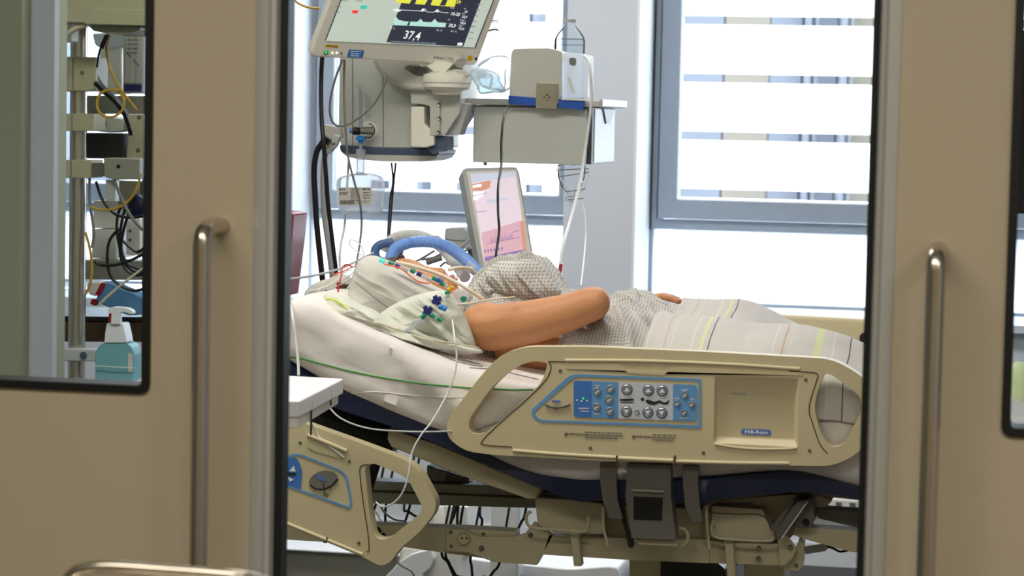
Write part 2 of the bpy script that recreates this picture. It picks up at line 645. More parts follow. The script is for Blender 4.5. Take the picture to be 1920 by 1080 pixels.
def text2(name, s, pl, px, py, hpx, m, parent, c=0.0006, align='CENTER', slant=0.0, stretch=1.0, bold=0.0, rot=0.0):
    """real raised lettering on a plane, cap height hpx pixels at that place"""
    o0 = pl.L((px, py)); o1 = pl.L((px, py - hpx))
    h = math.hypot(o1[0] - o0[0], o1[1] - o0[1])
    cu = bpy.data.curves.new('lettering', 'FONT')
    cu.body = s
    cu.size = h / 0.70
    cu.align_x = align
    cu.align_y = 'CENTER'
    cu.shear = slant
    cu.offset = bold * h
    cu.resolution_u = 2
    t = bpy.data.objects.new('lettering', cu)
    COL.objects.link(t)
    dg = bpy.context.evaluated_depsgraph_get()
    me = bpy.data.meshes.new_from_object(t.evaluated_get(dg))
    bpy.data.objects.remove(t)
    bm = B()
    bm.from_mesh(me)
    bpy.data.meshes.remove(me)
    ca, sa = math.cos(rot), math.sin(rot)
    for v in bm.verts:
        x, y = v.co.x * stretch, v.co.y
        v.co = pl.W(o0[0] + x * ca - y * sa, o0[1] + x * sa + y * ca, c)
    o = obj(name, bm, m, parent, flat=True)
    return o
def interp(tab, x):
    if x <= tab[0][0]: 
        (x0, y0), (x1, y1) = tab[0], tab[1]
    elif x >= tab[-1][0]:
        (x0, y0), (x1, y1) = tab[-2], tab[-1]
    else:
        for k in range(len(tab) - 1):
            if tab[k][0] <= x <= tab[k + 1][0]: break
        (x0, y0), (x1, y1) = tab[k], tab[k + 1]
    return y0 + (y1 - y0) * (x - x0) / (x1 - x0)
def sm_tab(pix, Y, n=6):
    """pixel line on plane Y -> smooth table of (X, Z)"""
    w = [P(a, b, Y) for a, b in pix]
    return [(p.x, p.z) for p in catmull(w, n)]
def onto(pts, targets, lift=0.001, per=10):
    """lay a traced line onto the cloth or body below it"""
    from mathutils.bvhtree import BVHTree
    bpy.context.view_layer.update()
    dg = bpy.context.evaluated_depsgraph_get()
    trees = []
    for t in targets:
        ev = t.evaluated_get(dg); me = ev.to_mesh(); mw = t.matrix_world
        trees.append(BVHTree.FromPolygons([mw @ v.co for v in me.vertices], [tuple(p.vertices) for p in me.polygons]))
        ev.to_mesh_clear()
    out = []
    for q in catmull([Vector((a, c, 0)) for a, c in pts], per):
        d = ray(q.x, q.y).normalized()
        best = None
        for t in trees:
            h = t.ray_cast(CAM, d, 20)
            if h[0] is not None and (best is None or h[3] < best[3]): best = h
        if best:
            n = best[1] if best[1].dot(d) < 0 else -best[1]
            out.append(best[0] + n * lift)
    return out
def laid(name, pts, r, m, targets, parent=None, lift=0.0005, seg=6):
    w = onto(pts, targets, lift)
    b = B(); tube(b, w, r, seg=seg, smooth=False)
    return obj(name, b, m, parent)
def line(name, pts, r, m, parent=None, seg=8, n=8):
    """pts: (px, py, Y) -> a round cable, tube or wire"""
    bm = B()
    tube(bm, [P(*p) for p in pts], r, seg=seg, n=n)
    return obj(name, bm, m, parent)
# ================================================================== THE SETTING
YD, YW, YF = 3.30, 8.50, 8.85          # door face, wall face, window frames
floor_z = 0.0
b = B(); box(b, (-6, -1.2, -0.1), (3.0, 3.40, 0.0)); struct('floor', b, 'corridor_floor')
b = B(); box(b, (-6, 3.40, -0.1), (3.0, 9.0, 0.0)); struct('floor', b, 'vinyl_floor')
b = B(); box(b, (-6, -1.2, 3.0), (3.0, 9.0, 3.1)); struct('ceiling', b, 'ceiling_paint')
b = B(); box(b, (-6.1, -1.2, 0), (-6, 9.0, 3.0)); struct('wall_left', b, 'wall_paint')
b = B(); box(b, (3.0, -1.2, 0), (3.1, 9.0, 3.0)); struct('wall_right', b, 'wall_paint')
b = B(); box(b, (-6, -1.3, 0), (3.0, -1.2, 3.0)); struct('wall_behind', b, 'door_laminate')
# wall above the sliding doors and beside them
b = B(); box(b, (-6, 3.36, 2.25), (3.0, 3.52, 3.0)); struct('wall_front', b, 'door_laminate')
b = B(); box(b, (1.6, 3.36, 0), (3.0, 3.52, 2.25)); box(b, (-6, 3.36, 0), (-2.6, 3.52, 2.25)); struct('wall_front', b, 'door_laminate')

# back wall with the piers
x = lambda px, Y, py=400: P(px, py, Y).x
pL, pR = x(1056, YW), x(1189, YW)
w1L = x(527, YW)                        # left reveal corner
zs = P(1560, 597, YW - 0.05).z          # sill height
ztop = 2.75
w2R = 1.2
def pier(x0, x1):
    b = B(); box(b, (x0, YW, 0), (x1, 9.0, 3.0)); return b
struct('wall_back', pier(pL, pR), 'wall_paint')
w3R, w3L = x(322, YW), x(20, YW)
struct('wall_back', pier(w3R, w1L), 'wall_paint')
struct('wall_back', pier(-6, w3L), 'wall_paint')
b = B(); box(b, (w3L, YW, 0), (w3R, 8.98, zs - 0.03)); box(b, (w3L, YW, ztop), (w3R, 8.98, 3.0)); struct('wall_back', b, 'white_paint')
struct('wall_back', pier(w2R, 3.0), 'wall_paint')
b = B(); box(b, (w1L, YW, 0), (pL, 8.98, zs - 0.03)); box(b, (pR, YW, 0), (w2R, 8.98, zs - 0.03)); struct('wall_back', b, 'white_paint')
b = B(); box(b, (w1L, YW, ztop), (pL, 8.98, 3.0)); box(b, (pR, YW, ztop), (w2R, 8.98, 3.0)); struct('wall_back', b, 'white_paint')
b = B(); box(b, (w1L, YW - 0.05, zs - 0.03), (pL, YF + .02, zs)); struct('trim_1', b, 'white_paint', bev=0.004)
b = B(); box(b, (pR, YW - 0.05, zs - 0.03), (w2R, YF + .02, zs)); struct('trim_2', b, 'white_paint', bev=0.004)
# paler strips on the reveals, their window brightness put into the paint
b = B(); box(b, (w1L, YW - .002, zs), (w1L + .006, YF, ztop)); struct('trim_3', b, 'white_paint')
b = B(); box(b, (pR - .006, YW - .002, zs), (pR + .004, YF, ztop)); struct('trim_4', b, 'white_paint')
b = B(); box(b, (-6, YW - 0.012, 0), (3.0, YW, 0.08)); struct('baseboard_back', b, 'white_paint')

z_tr0 = P(1400, 434, YF).z; z_tr1 = P(1400, 376, YF).z       # transom bottom and top edge
z_str = P(1300, 370, YF).z
pitch = P(1300, 262, YF).z - z_str
pane_material('frosted_striped_glass', z_str, pitch, 0.031)
pane_material('frosted_glass', 0, 0, 0)
def window(name, X0, X1, label_l):
    """fixed lower light, transom and a dark grey sash with a striped frosted pane"""
    e = bpy.data.objects.new(name, None); COL.objects.link(e); e.location = ((X0 + X1) / 2, YF, zs); e['kind'] = 'structure'
    ORG[e] = Vector(e.location)
    fw, sw = 0.045, 0.055
    b = B()
    box(b, (X0, YF, zs), (X0 + fw * .3, YF + .07, z_tr0 - .0005)); box(b, (X1 - fw * .3, YF, zs), (X1, YF + .07, z_tr0 - .0005))
    prism2(b, PY(YF), [[(X0, z_tr0), (X1, z_tr0), (X1, ztop), (X0, ztop)], [(X0 + fw, z_tr0 + .036), (X1 - fw, z_tr0 + .036), (X1 - fw, ztop - fw), (X0 + fw, ztop - fw)]], -.07, 0)
    box(b, (X0 + fw * .3, YF + .001, zs), (X1 - fw * .3, YF + .069, zs + .012))
    obj('window_frame', clean(b), 'window_frame_grey', e, weld=False)
    b = B()
    a0, a1, c0, c1 = X0 + .032, X1 - .032, z_tr0 + .04, ztop - .035
    k = z_tr1 - c0
    prism2(b, PY(YF), [[(a0, c0), (a1, c0), (a1, c1), (a0, c1)], [(a0 + k, c0 + k), (a1 - k, c0 + k), (a1 - k, c1 - k), (a0 + k, c1 - k)]], -.05, .022)
    obj('sash', clean(b), 'window_frame_grey', e, bev=.004)
    b = B()
    for (q0, q1) in ((a0 - .006, a0), (a1, a1 + .006)):
        box(b, (q0, YF - .004, c0), (q1, YF + .001, c1))
    box(b, (X0 - .001, YF - .006, z_tr0 - .002), (X0 + .007, YF + .001, ztop))
    obj('gasket', b, 'window_frame_dark', e)
    b = B(); g = a0 + k; h = c0 + k
    for q in (((g - .004, c0 + k), (g, c1 - k)), ((a1 - k, c0 + k), (a1 - k + .004, c1 - k)), ((g, h - .004), (a1 - k, h))):
        box(b, (q[0][0], YF - .024, q[0][1]), (q[1][0], YF - .02, q[1][1]))
    obj('glazing_bead', b, 'bright_white_plastic', e)
    b = B(); box(b, (a0 + k - .004, YF + .02, c0 + k - .004), (a1 - k + .004, YF + .026, c1 - k + .004))
    obj('pane', b, 'frosted_striped_glass', e, flat=True)
    b = B(); box(b, (X0 + .01, YF + .03, zs + .01), (X1 - .01, YF + .036, z_tr0 + .004))
    obj('pane', b, 'frosted_glass', e, flat=True)
    return e
window('window_1', x(577, YF), P(1047, 360, YF - .02).x + (z_tr1 - z_tr0 - .04) + .032, '')
window('window_2', pR + 0.004, w2R + .02, '')
window('window_3', w3L - .02, w3R + .1, '')

# street side seen through the clear stripes
b = B(); box(b, (-60, 9.2, -3.4), (60, 80, -3.0)); struct('ground', b, 'asphalt')
fac = thing('office_building', 'pale stone office building across the street beyond the striped windows', 'building', (-4, 17, -3))
b = B(); box(b, (-16, 17.2, -3), (10, 22, 9)); obj('wall', b, 'bright_white_plastic', fac)
fx = lambda px: P(px, 250, 17.1).x
for k, (a0, a1, m_) in enumerate(((-900, -600, 'facade_stone'), (-560, -300, 'facade_grey'), (-260, 20, 'facade_stone'), (120, 200, 'facade_grey'), (640, 700, 'facade_light'), (860, 905, 'facade_grey'), (925, 990, 'facade_light'), (1270, 1354, 'facade_grey'), (1357, 1440, 'facade_stone'),
          (1442, 1500, 'facade_grey'), (1531, 1566, 'facade_grey'), (1598, 1680, 'facade_stone'), (1720, 1800, 'facade_grey'), (1830, 1990, 'facade_stone'), (2040, 2200, 'facade_grey'))):
    b = B(); box(b, (fx(a0), 17.05, -2), (fx(a1), 17.19, 8.6)); obj('window_bay', b, m_, fac)
for px_ in (1515, 1582, 1700, 1815, 2015, 1010, 800, 720):
    b = B(); box(b, (fx(px_) - .02, 16.9, -3), (fx(px_) + .02, 17.2, 8.8)); obj('mullion', b, 'facade_grey', fac)

# ------------------------------------------------------------------ sliding doors
def rrect(x0, z0, x1, z1, r, n=6):
    return rnd([(x0, z0), (x1, z0), (x1, z1), (x0, z1)], r, n)
def leaf(name, label, X0, X1, edge, win, hx, hz0, hz1):
    """edge: (aluminium start, aluminium end, rubber end) along X, the free side last"""
    e = thing(name, label, 'door', ((X0 + X1) / 2, YD, 0.0))
    e['kind'] = 'structure'
    pl = PY(YD)
    wx0, wz0, wx1, wz1 = win
    r = .008
    b = B(); prism2(b, pl, [[(X0, .01), (X1, .01), (X1, 2.25), (X0, 2.25)], rrect(wx0 + r, wz0 + r, wx1 - r, wz1 - r, .02)], -.05, 0)
    obj('door_panel', clean(b), 'door_laminate', e)
    b = B(); g = .0125
    prism2(b, pl, [rrect(wx0, wz0, wx1, wz1, .016), rrect(wx0 + g, wz0 + g, wx1 - g, wz1 - g, .008)], -.051, .006)
    obj('window_gasket', clean(b), 'black_rubber', e, bev=.002)
    b = B(); prism2(b, pl, [rrect(wx0 + g - .002, wz0 + g - .002, wx1 - g + .002, wz1 - g + .002, .01)], -.028, -.022)
    obj('glass_pane', b, 'thin_glass', e)
    a0, a1, r1 = edge
    s = 1 if a1 > a0 else -1
    b = B()
    lo, hi = min(a0, a1), max(a0, a1)
    w = hi - lo
    prof = [(0, -.052), (0, .002), (w * .18, .004), (w * .55, .004), (w * .62, 0), (w * .7, .003), (w * .88, 0.001), (w, -.008), (w, -.045)]
    prof = [((a0 + s * q), c) for q, c in prof]
    top = [bm_v for bm_v in [b.verts.new((q, YD - c, 2.25)) for q, c in prof]]
    bot = [b.verts.new((q, YD - c, .01)) for q, c in prof]
    n = len(prof)
    for i in range(n):
        b.faces.new((top[i], top[(i + 1) % n], bot[(i + 1) % n], bot[i]))
    b.faces.new(top); b.faces.new(bot)
    obj('edge_profile', b, 'brushed_aluminium', e, angle=25)
    b = B(); lo, hi = min(a1, r1), max(a1, r1)
    box(b, (lo, YD + .006, .01), (hi, YD + .044, 2.25))
    obj('edge_seal', b, 'black_rubber', e, bev=.004)
    b = B()
    yh = YD - .085
    tube(b, [(hx, YD + .0, hz1), (hx, YD - .05, hz1), (hx, YD - .078, hz1 - .008), (hx, yh, hz1 - .036), (hx, yh, hz1 - .08),
             (hx, yh, hz0 + .08), (hx, yh, hz0 + .036), (hx, YD - .078, hz0 + .008), (hx, YD - .05, hz0), (hx, YD, hz0)], .0125, seg=20, n=8)
    obj('handle', b, 'satin_steel', e)
    return e
q = lambda px, py=540: P(px, py, YD).x
zc = lambda px, py: P(px, py, YD).z
hxL = P(377, 600, YD - .085).x; hxR = P(1748, 700, YD - .085).x
leaf('door_1', 'left beige sliding door with black edged window and tall steel handle', q(-900), q(476), (q(475), q(516), q(530)),
     (q(-700), zc(280, 739), q(284), 2.1), hxL, .62, P(400, 424, YD - .02).z)
leaf('door_2', 'right beige sliding door with grey aluminium edge strip and tall steel handle', q(1672), q(2900), (q(1675), q(1634), q(1621)),
     (q(1886), zc(1900, 819), q(2700), 2.1), hxR, .58, P(1750, 470, YD - .02).z)
# ================================================================== THE BED
YR = 4.80                               # front face of the near side rails
YN, YB = 4.87, 5.74                     # mattress near and far side
bed = thing('hospital_bed', 'beige electric hospital bed with raised backrest and moulded side rails', 'bed', (-0.7, 5.3, 0.0))
plR = PY(YR)

def screw_heads(parent, pl, spots, c=0.0, r=.0035):
    for s in spots:
        p = pl.hit(*s)
        b = B(); cyl(b, p + pl.n * (c - .001), p + pl.n * (c + .0012), r, seg=12)
        obj('screw', b, 'screw_steel', parent)

# ---- side rail of the foot half: moulded body with two hand grips
rail_out = [(985, 650), (1100, 650), (1330, 660), (1562, 673), (1612, 702), (1652, 742), (1652, 790), (1608, 852), (1562, 874), (1330, 871), (1100, 863), (925, 853), (872, 846), (838, 820), (838, 787), (905, 700), (940, 664)]
rail_r = [20, 10, 10, 30, 20, 22, 22, 22, 26, 10, 10, 20, 20, 22, 24, 25, 22]
hole_l = rnd([(1027, 681), (1000, 676), (962, 690), (922, 725), (878, 788), (880, 812), (905, 815), (958, 774), (1017, 716)], [6, 20, 25, 25, 18, 14, 14, 16, 18], 6)
hole_r = rnd([(1546, 700), (1560, 703), (1612, 741), (1617, 768), (1600, 800), (1580, 836), (1556, 839), (1538, 812), (1527, 768), (1530, 740)], [9, 10, 16, 14, 16, 14, 12, 16, 20, 14], 6)
r1 = []
for p, a in zip(rail_out, rail_r): r1.append(p)
b = B(); prism(b, plR, [rnd(rail_out, rail_r, 7), hole_l, hole_r, rnd([(1340, 704), (1497, 709), (1496, 839), (1338, 831)], 4)], -.038, 0)
rail = obj('side_rail', clean(b), 'rail_plastic', bed, bev=.011, seg=4)
# top grip ridge and lower ridges
def ridge(pts, r, name='ridge', parent=rail, Y=YR, m='rail_plastic', dz=.001):
    b = B(); tube(b, [P(a, c, Y - dz) for a, c in pts], r, seg=12, n=6); return obj(name, b, m, parent)
ridge([(1060, 676), (1200, 677), (1360, 683), (1500, 692)], .0042, dz=-.001)
ridge([(962, 845), (1050, 852), (1155, 858)], .004, dz=0)
ridge([(1158, 859), (1262, 864)], .0046, dz=0)
ridge([(1266, 865), (1370, 868), (1480, 869)], .004, dz=0)
for sx in (1156, 1264):
    b = B(); prism(b, plR, [(sx, 854), (sx + 3, 854), (sx + 3, 872), (sx + 9, 872), (sx + 9, 875), (sx, 875)], -.002, .0044); obj('seam', b, 'rail_seam', rail)
# the parting line of the cover
def seam(pts, parent=rail, Y=YR, r=.0011):
    b = B(); tube(b, [P(a, c, Y - .0002) for a, c in pts], r, seg=6, n=5); return obj('seam', b, 'rail_seam', parent)
seam([(1028, 678), (1050, 678), (1150, 679)])
seam([(1029, 678), (1033, 690), (1022, 714), (985, 751), (935, 795), (905, 826), (909, 834), (960, 838)])
seam([(1480, 696), (1520, 698), (1533, 702), (1531, 714), (1521, 745), (1517, 770), (1524, 795), (1537, 832), (1551, 850)])
# raised cover under the top edge
b = B(); prism(b, plR, rnd([(1062, 682), (1160, 683), (1178, 700), (1246, 704), (1258, 688), (1500, 698), (1506, 704), (1060, 692)], 3), -.002, .0012); obj('cover_lip', clean(b), 'rail_plastic', rail, bev=.0008)
# panel frame (print) and its three fields
def strip(name, poly, m, c, parent=rail, pl=plR, t=.0006):
    b = B(); prism(b, pl, poly, c - t, c); return obj(name, clean(b), m, parent, flat=True)
po = [(1071, 701), (1315, 710), (1315, 803), (1010, 791), (996, 778), (997, 768)]
pi = [(1078, 706), (1310, 714.5), (1309.5, 797.5), (1012, 787), (1003, 777), (1004, 770)]
strip('panel_border', [rnd(po, [14, 4, 4, 14, 8, 8]), rnd(pi, [14, 5, 5, 12, 6, 6])], 'mid_blue_print', .0014)
fld = [(1078, 713), (1306, 721), (1308, 750), (1305, 791), (1080, 782), (1075, 776), (1075, 740)]
def cutx(px0, px1, m, rr):
    t = lambda a: 713.5 + (a - 1077) * .035
    bt = lambda a: 781.5 + (a - 1077) * .037
    strip('panel_field', rnd([(px0, t(px0)), (px1, t(px1)), (px1, bt(px1)), (px0, bt(px0))], rr), m, .0018)
cutx(1076, 1110, 'deep_blue_print', [6, 0, 0, 6])
cutx(1110, 1160, 'mid_blue_print', [0, 0, 0, 0])
cutx(1160, 1262, 'pale_grey_print', [0, 0, 0, 0])
cutx(1262, 1307, 'mid_blue_print', [0, 7, 7, 0])
def button(px, py, rp, arrow=0, m='button_metal', parent=rail, pl=plR, c=.0018):
    p = pl.hit(px, py); r = rp * mpp(pl.o.y)
    b = B(); lathe(b, p + pl.n * c, pl.n, [(0, -.001), (r, -.001), (r, .0012), (r * .82, .0026), (r * .7, .0022), (0, .0026)], 24)
    obj('button', b, m, parent, angle=50)
    if arrow:
        k = rp * .52
        b = B(); prism(b, pl, [(px - k, py + arrow * k * .7), (px + k, py + arrow * k * .7), (px, py - arrow * k * .9)], c + .002, c + .0032)
        obj('arrow', b, 'bright_white_plastic', parent, flat=True)
for (a, c_, s) in ((1176, 730, 1), (1216, 731.5, 1), (1242, 732.5, 1), (1175, 771.5, -1), (1215, 773, -1), (1241, 774, -1)):
    b = B(); p = plR.hit(a, c_); r = 10.8 * mpp(YR); cyl(b, p + plR.n * .0017, p + plR.n * .0022, r, seg=28); obj('button_ring', b, 'blue_grey_plastic', rail)
    button(a, c_, 9.6, s)
for (a, c_, r) in ((1120, 734, 8), (1145, 729, 8), (1143, 749, 8), (1119, 763, 8), (1144, 770.5, 8), (1195, 772.5, 5), (1284, 740, 7), (1270, 756, 6.5), (1297, 758, 6.5), (1283, 773.5, 6.5)):
    button(a, c_, r)
    b = B(); prism(b, plR, [(a - r * .5, c_ + r * .25), (a + r * .45, c_ - r * .35), (a + r * .5, c_ - r * .05), (a - r * .4, c_ + r * .5)], .004, .005); obj('button_mark', b, 'bright_white_plastic', rail, flat=True)
for (a, c_, w) in ((1120, 723, 10), (1119, 776, 10), (1284, 731, 13), (1270, 747, 9), (1298, 748, 9), (1284, 783.5, 14), (1095, 765.5, 20), (1097, 771, 16)):
    strip('button_caption', [(a - w / 2, c_ - 1.2), (a + w / 2, c_ - .9), (a + w / 2, c_ + 1.2), (a - w / 2, c_ + .9)], 'pale_grey_print', .0022)
for (a, c_, m_) in ((1082, 750, 'bright_white_plastic'), (1094, 747, 'lamp_green'), (1091, 752, 'bright_white_plastic'), (1101, 751, 'bright_white_plastic')):
    b = B(); p = plR.hit(a, c_); cyl(b, p + plR.n * .0016, p + plR.n * .0026, .0018, seg=12); obj('indicator_light', b, m_, rail)
# lying figure symbol and the flat one
def person_sign(x0, y0, s):
    F = lambda L: [(x0 + a * s, y0 + c_ * s) for a, c_ in L]
    strip('position_symbol', F(sm2([(-22, -.5), (-18.5, -4), (-15, -.5), (-18.5, 3)], 5)), 'ink', .0024)
    strip('position_symbol', rnd(F([(-12, 0), (-8, 0), (4, 4), (14, 1), (21, 5.5), (27, 4.5), (30, 1), (32, 1.5), (29, 9), (21, 9.5), (13, 6), (5, 10), (-7, 9), (-13, 4)]), 2), 'ink', .0024)
person_sign(1223.5, 749, 1.0)
strip('position_symbol', rnd([(1162, 748), (1188, 747), (1189, 751), (1174, 752), (1162, 751)], 1), 'ink', .0024)
strip('position_symbol', [(1164, 753.5), (1188, 753.5), (1188, 755), (1164, 755)], 'ink', .0024)
# incline gauge
b = B(); tube(b, [P(a, c_, YR - .0022) for a, c_ in ((1022, 758), (1032, 762), (1044, 763.5), (1057, 762), (1069, 758))], .0022, seg=8); obj('incline_gauge', b, 'ink_soft', rail)
strip('gauge_mark', [(1035.5, 750), (1051, 750.6), (1051, 755), (1035.5, 754.4)], 'badge_blue', .0022)
b = B(); p = P(1043.5, 763, YR - .003); cyl(b, p, p + plR.n * .001, .0018); box(b, p + Vector((-.0006, 0, -.008)), p + Vector((.0006, .001, 0))); obj('gauge_pointer', b, 'ink', rail)
# warnings
for (a, c_) in ((1061, 813.5), (1188, 818)):
    strip('warning_sign', rnd([(a - 3.8, c_ + 3), (a, c_ - 4), (a + 3.8, c_ + 3.4)], 1), 'ink_soft', .0012)
    text2('warning_sign', '!', plR, a, c_ + .3, 5, 'rail_plastic', rail, .0016)
text2('warning_text', 'WARNING:', plR, 1079, 814.5, 4.6, 'ink', rail, .0014, stretch=1.15, bold=.02)
text2('warning_text', 'WARNING:', plR, 1206, 819.2, 4.6, 'ink', rail, .0014, stretch=1.15, bold=.02)
def small_lines(x0, y0, w, n, dy, parent=rail, pl=plR, c=.0014, m='ink_soft', h=2.0, seed=1, slope=.035):
    rr = random.Random(seed)
    b = B()
    for k in range(n):
        a = x0; end = x0 + w * (1 if k < n - 1 else .9) * rr.uniform(.86, 1)
        while a < end:
            ww = rr.uniform(3, 9)
            y_ = y0 + k * dy + (a - x0) * slope
            prism(b, pl, [(a, y_), (min(a + ww, end), y_ + ww * slope), (min(a + ww, end), y_ + h + ww * slope), (a, y_ + h)], c - .0004, c)
            a += ww + 1.6
    return obj('small_print', b, m, parent, flat=True)
small_lines(1097, 809, 77, 3, 4.6, seed=3, h=2.4)
small_lines(1224, 814, 46, 3, 4.6, seed=5, h=2.4)
screw_heads(rail, plR, [(1050.5, 695), (1107, 840), (1319, 849), (1511, 712), (1518, 845)])
# recessed tray on the right with its badge
b = B()
o4 = [plR.hit(*q_) for q_ in ((1339, 703), (1498, 708), (1497, 840), (1337, 832))]
i4 = [plR.off(-.013).hit(*q_) for q_ in ((1346, 731), (1490, 735), (1490, 825), (1344, 820))]
vo = [b.verts.new(q_ + plR.n * .0004) for q_ in o4]; vi = [b.verts.new(q_) for q_ in i4]
b.faces.new(vi)
for k in range(4): b.faces.new((vo[k], vo[(k + 1) % 4], vi[(k + 1) % 4], vi[k]))
vb = [b.verts.new(q_ - plR.n * .03) for q_ in o4]; b.faces.new(vb)
for k in range(4): b.faces.new((vo[k], vo[(k + 1) % 4], vb[(k + 1) % 4], vb[k]))
obj('tray_recess', b, 'rail_plastic', rail, bev=.003, seg=3)
b = B(); tube(b, [P(a, c_, YR - .0005) for a, c_ in ((1340, 833), (1380, 839), (1420, 842), (1470, 842), (1494, 840))], .0028, seg=10); obj('tray_edge', b, 'rail_plastic', rail)
plT = plR.off(-.013)
strip('name_badge', rnd([(1390, 803.5), (1446, 805.5), (1446, 817), (1389, 814.5)], 5), 'badge_blue', .0010, pl=plT)
text2('name_badge', 'Hill-Rom', plT, 1418, 810.2, 6.6, 'bright_white_plastic', rail, .0014, stretch=1.25, bold=.03)
text2('small_badge', 'TotalCare', plT, 1384, 738, 3.2, 'badge_blue', rail, .0012, stretch=1.5)

# ---- side rail of the head half, tilted with the backrest
YH = 4.82
plH = PY(YH)
ho = [(430, 738), (529, 779), (668, 828), (760, 862), (786, 882), (818, 940), (815, 962), (787, 998), (752, 1026), (732, 1054), (714, 1062), (684, 1046), (529, 982), (400, 930), (370, 880), (400, 750)]
hr = [30, 20, 40, 26, 22, 18, 14, 20, 18, 10, 12, 20, 20, 30, 30, 30]
hh = rnd([(684, 880), (690, 871), (702, 869), (752, 890), (766, 900), (791, 948), (789, 962), (732, 1008), (714, 1013), (700, 1003), (692, 960)], [6, 6, 8, 12, 14, 14, 10, 18, 12, 12, 18], 6)
h2 = rnd([(470, 800), (528, 806), (544, 826), (536, 844), (480, 840), (440, 824)], [10, 10, 10, 10, 10, 10], 5)
b = B(); prism(b, plH, [rnd(ho, hr, 7), hh, h2], -.038, 0)
hrail = obj('side_rail', clean(b), 'rail_plastic', bed, bev=.011, seg=4, label='tilted side rail of the head half')
ridge([(577, 816), (620, 833), (650, 846)], .0045, parent=hrail, Y=YH)
ridge([(529, 978), (612, 1012), (680, 1040)], .004, parent=hrail, Y=YH, dz=0)
strip('recess', rnd([(574, 822), (646, 848), (640, 860), (590, 846), (576, 838)], 6), 'rail_plastic', .0015, hrail, plH)
seam([(690, 871), (677, 874), (675, 890), (681, 940), (690, 1000), (692, 1030), (688, 1034)], hrail, YH)
b = B(); prism(b, plH, [rnd([(549, 850), (564, 851), (640, 881), (652, 893), (661, 944), (656, 955), (529, 909), (500, 896), (500, 880)], [8, 8, 10, 8, 6, 4, 3, 3, 3]),
                         rnd([(552, 854), (564, 855), (638, 884), (648, 895), (657, 943), (654, 950), (529, 905), (504, 893), (504, 882)], [8, 8, 10, 8, 6, 4, 3, 3, 3])], .0004, .0014); obj('panel_border', clean(b), 'mid_blue_print', hrail, flat=True)
strip('panel_field', rnd([(504, 893), (504, 882), (552, 855), (562, 866), (567, 885), (564, 918), (529, 905)], [2, 2, 8, 8, 8, 3, 3]), 'deep_blue_print', .0016, hrail, plH)
strip('arrow', [(543, 883), (555, 884), (551, 873)], 'bright_white_plastic', .0024, hrail, plH)
strip('arrow', [(540, 894), (551, 899), (544, 903)], 'bright_white_plastic', .0024, hrail, plH)
strip('position_symbol', rnd([(536, 885), (556, 887), (556, 891), (548, 892), (536, 889)], 1), 'ink', .0024, hrail, plH)
strip('gauge_face', sm2([(580, 906), (588, 890), (608, 882), (628, 886), (634, 899), (622, 912), (600, 916)], 5), 'ink_soft', .0014, hrail, plH)
b = B(); tube(b, [P(a, c_, YH - .0024) for a, c_ in ((581, 909), (592, 916), (606, 917), (621, 911), (633, 898))], .002, seg=8); obj('angle_gauge', b, 'ink', hrail)
strip('gauge_mark', rnd([(594, 890), (600, 888), (606, 896), (616, 901), (612, 903), (598, 899)], 2), 'badge_blue', .0022, hrail, plH)
strip('gauge_pointer', [(605.5, 906), (607, 906), (611, 923), (609.5, 923)], 'ink', .003, hrail, plH)
text2('gauge_text', '30°', plH, 613, 929, 7, 'ink', hrail, .0018, slant=-.2, bold=.02, rot=-.2)
text2('gauge_text', '0', plH, 589.5, 920, 3.5, 'ink', hrail, .0018)
text2('gauge_text', '45', plH, 620, 918, 3.5, 'ink', hrail, .0018)
screw_heads(hrail, plH, [(563, 830), (655, 865), (673, 1018)])
for sx, sy in ((613, 1013),):
    b = B(); prism(b, plH, [(sx, sy - 6), (sx + 2, sy - 6), (sx, sy + 5), (sx - 6, sy + 4), (sx - 6, sy + 2), (sx - 1, sy + 3)], .0, .0045); obj('seam', b, 'rail_seam', hrail)

# ---- far side rails, seen above the feet
YFR = 5.80
b = B(); prism(b, PY(YFR), rnd([(1180, 586), (1470, 590), (1640, 600), (1680, 640), (1680, 720), (1620, 760), (1220, 750), (1150, 700), (1150, 620)], [24, 30, 20, 20, 20, 20, 20, 20, 20]), -.038, 0)
frail = obj('side_rail', clean(b), 'rail_plastic', bed, bev=.01, seg=3, label='far side rail beyond the feet')
b = B(); prism(b, PY(YFR), rnd([(1612, 628), (1622, 622), (1640, 628), (1640, 660), (1612, 660)], 4), .0, .006); obj('grip_hole', b, 'black_plastic', frail)

# ---- frame under the mattress
def part(name, poly, m, Y, t, parent=bed, bev=.003, r=0, **k):
    b = B(); prism(b, PY(Y), rnd(poly, r) if r else poly, -t, 0)
    return obj(name, clean(b), m, parent, bev=bev, **k)
def bolt(parent, px, py, Y, r=.006, m='screw_steel', h=.005):
    p = P(px, py, Y); b = B(); lathe(b, p, (0, -1, 0), [(0, -.002), (r, -.002), (r, h * .5), (r * .6, h), (0, h)], 16); return obj('bolt', b, m, parent)
back = part('backrest_frame', [(728, 803), (816, 832), (960, 893), (1015, 916), (1004, 936), (990, 936), (884, 899), (831, 878), (733, 838), (726, 824)], 'frame_enamel', 4.93, .05)
b = B()
p0, p1 = P(560, 752, 5.0), P(1010, 925, 5.0)
for Yq in (5.0, 5.6):
    pass
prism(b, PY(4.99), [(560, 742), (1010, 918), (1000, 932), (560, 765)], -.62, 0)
obj('backrest_deck', clean(b), 'dark_cavity', bed, bev=.002)
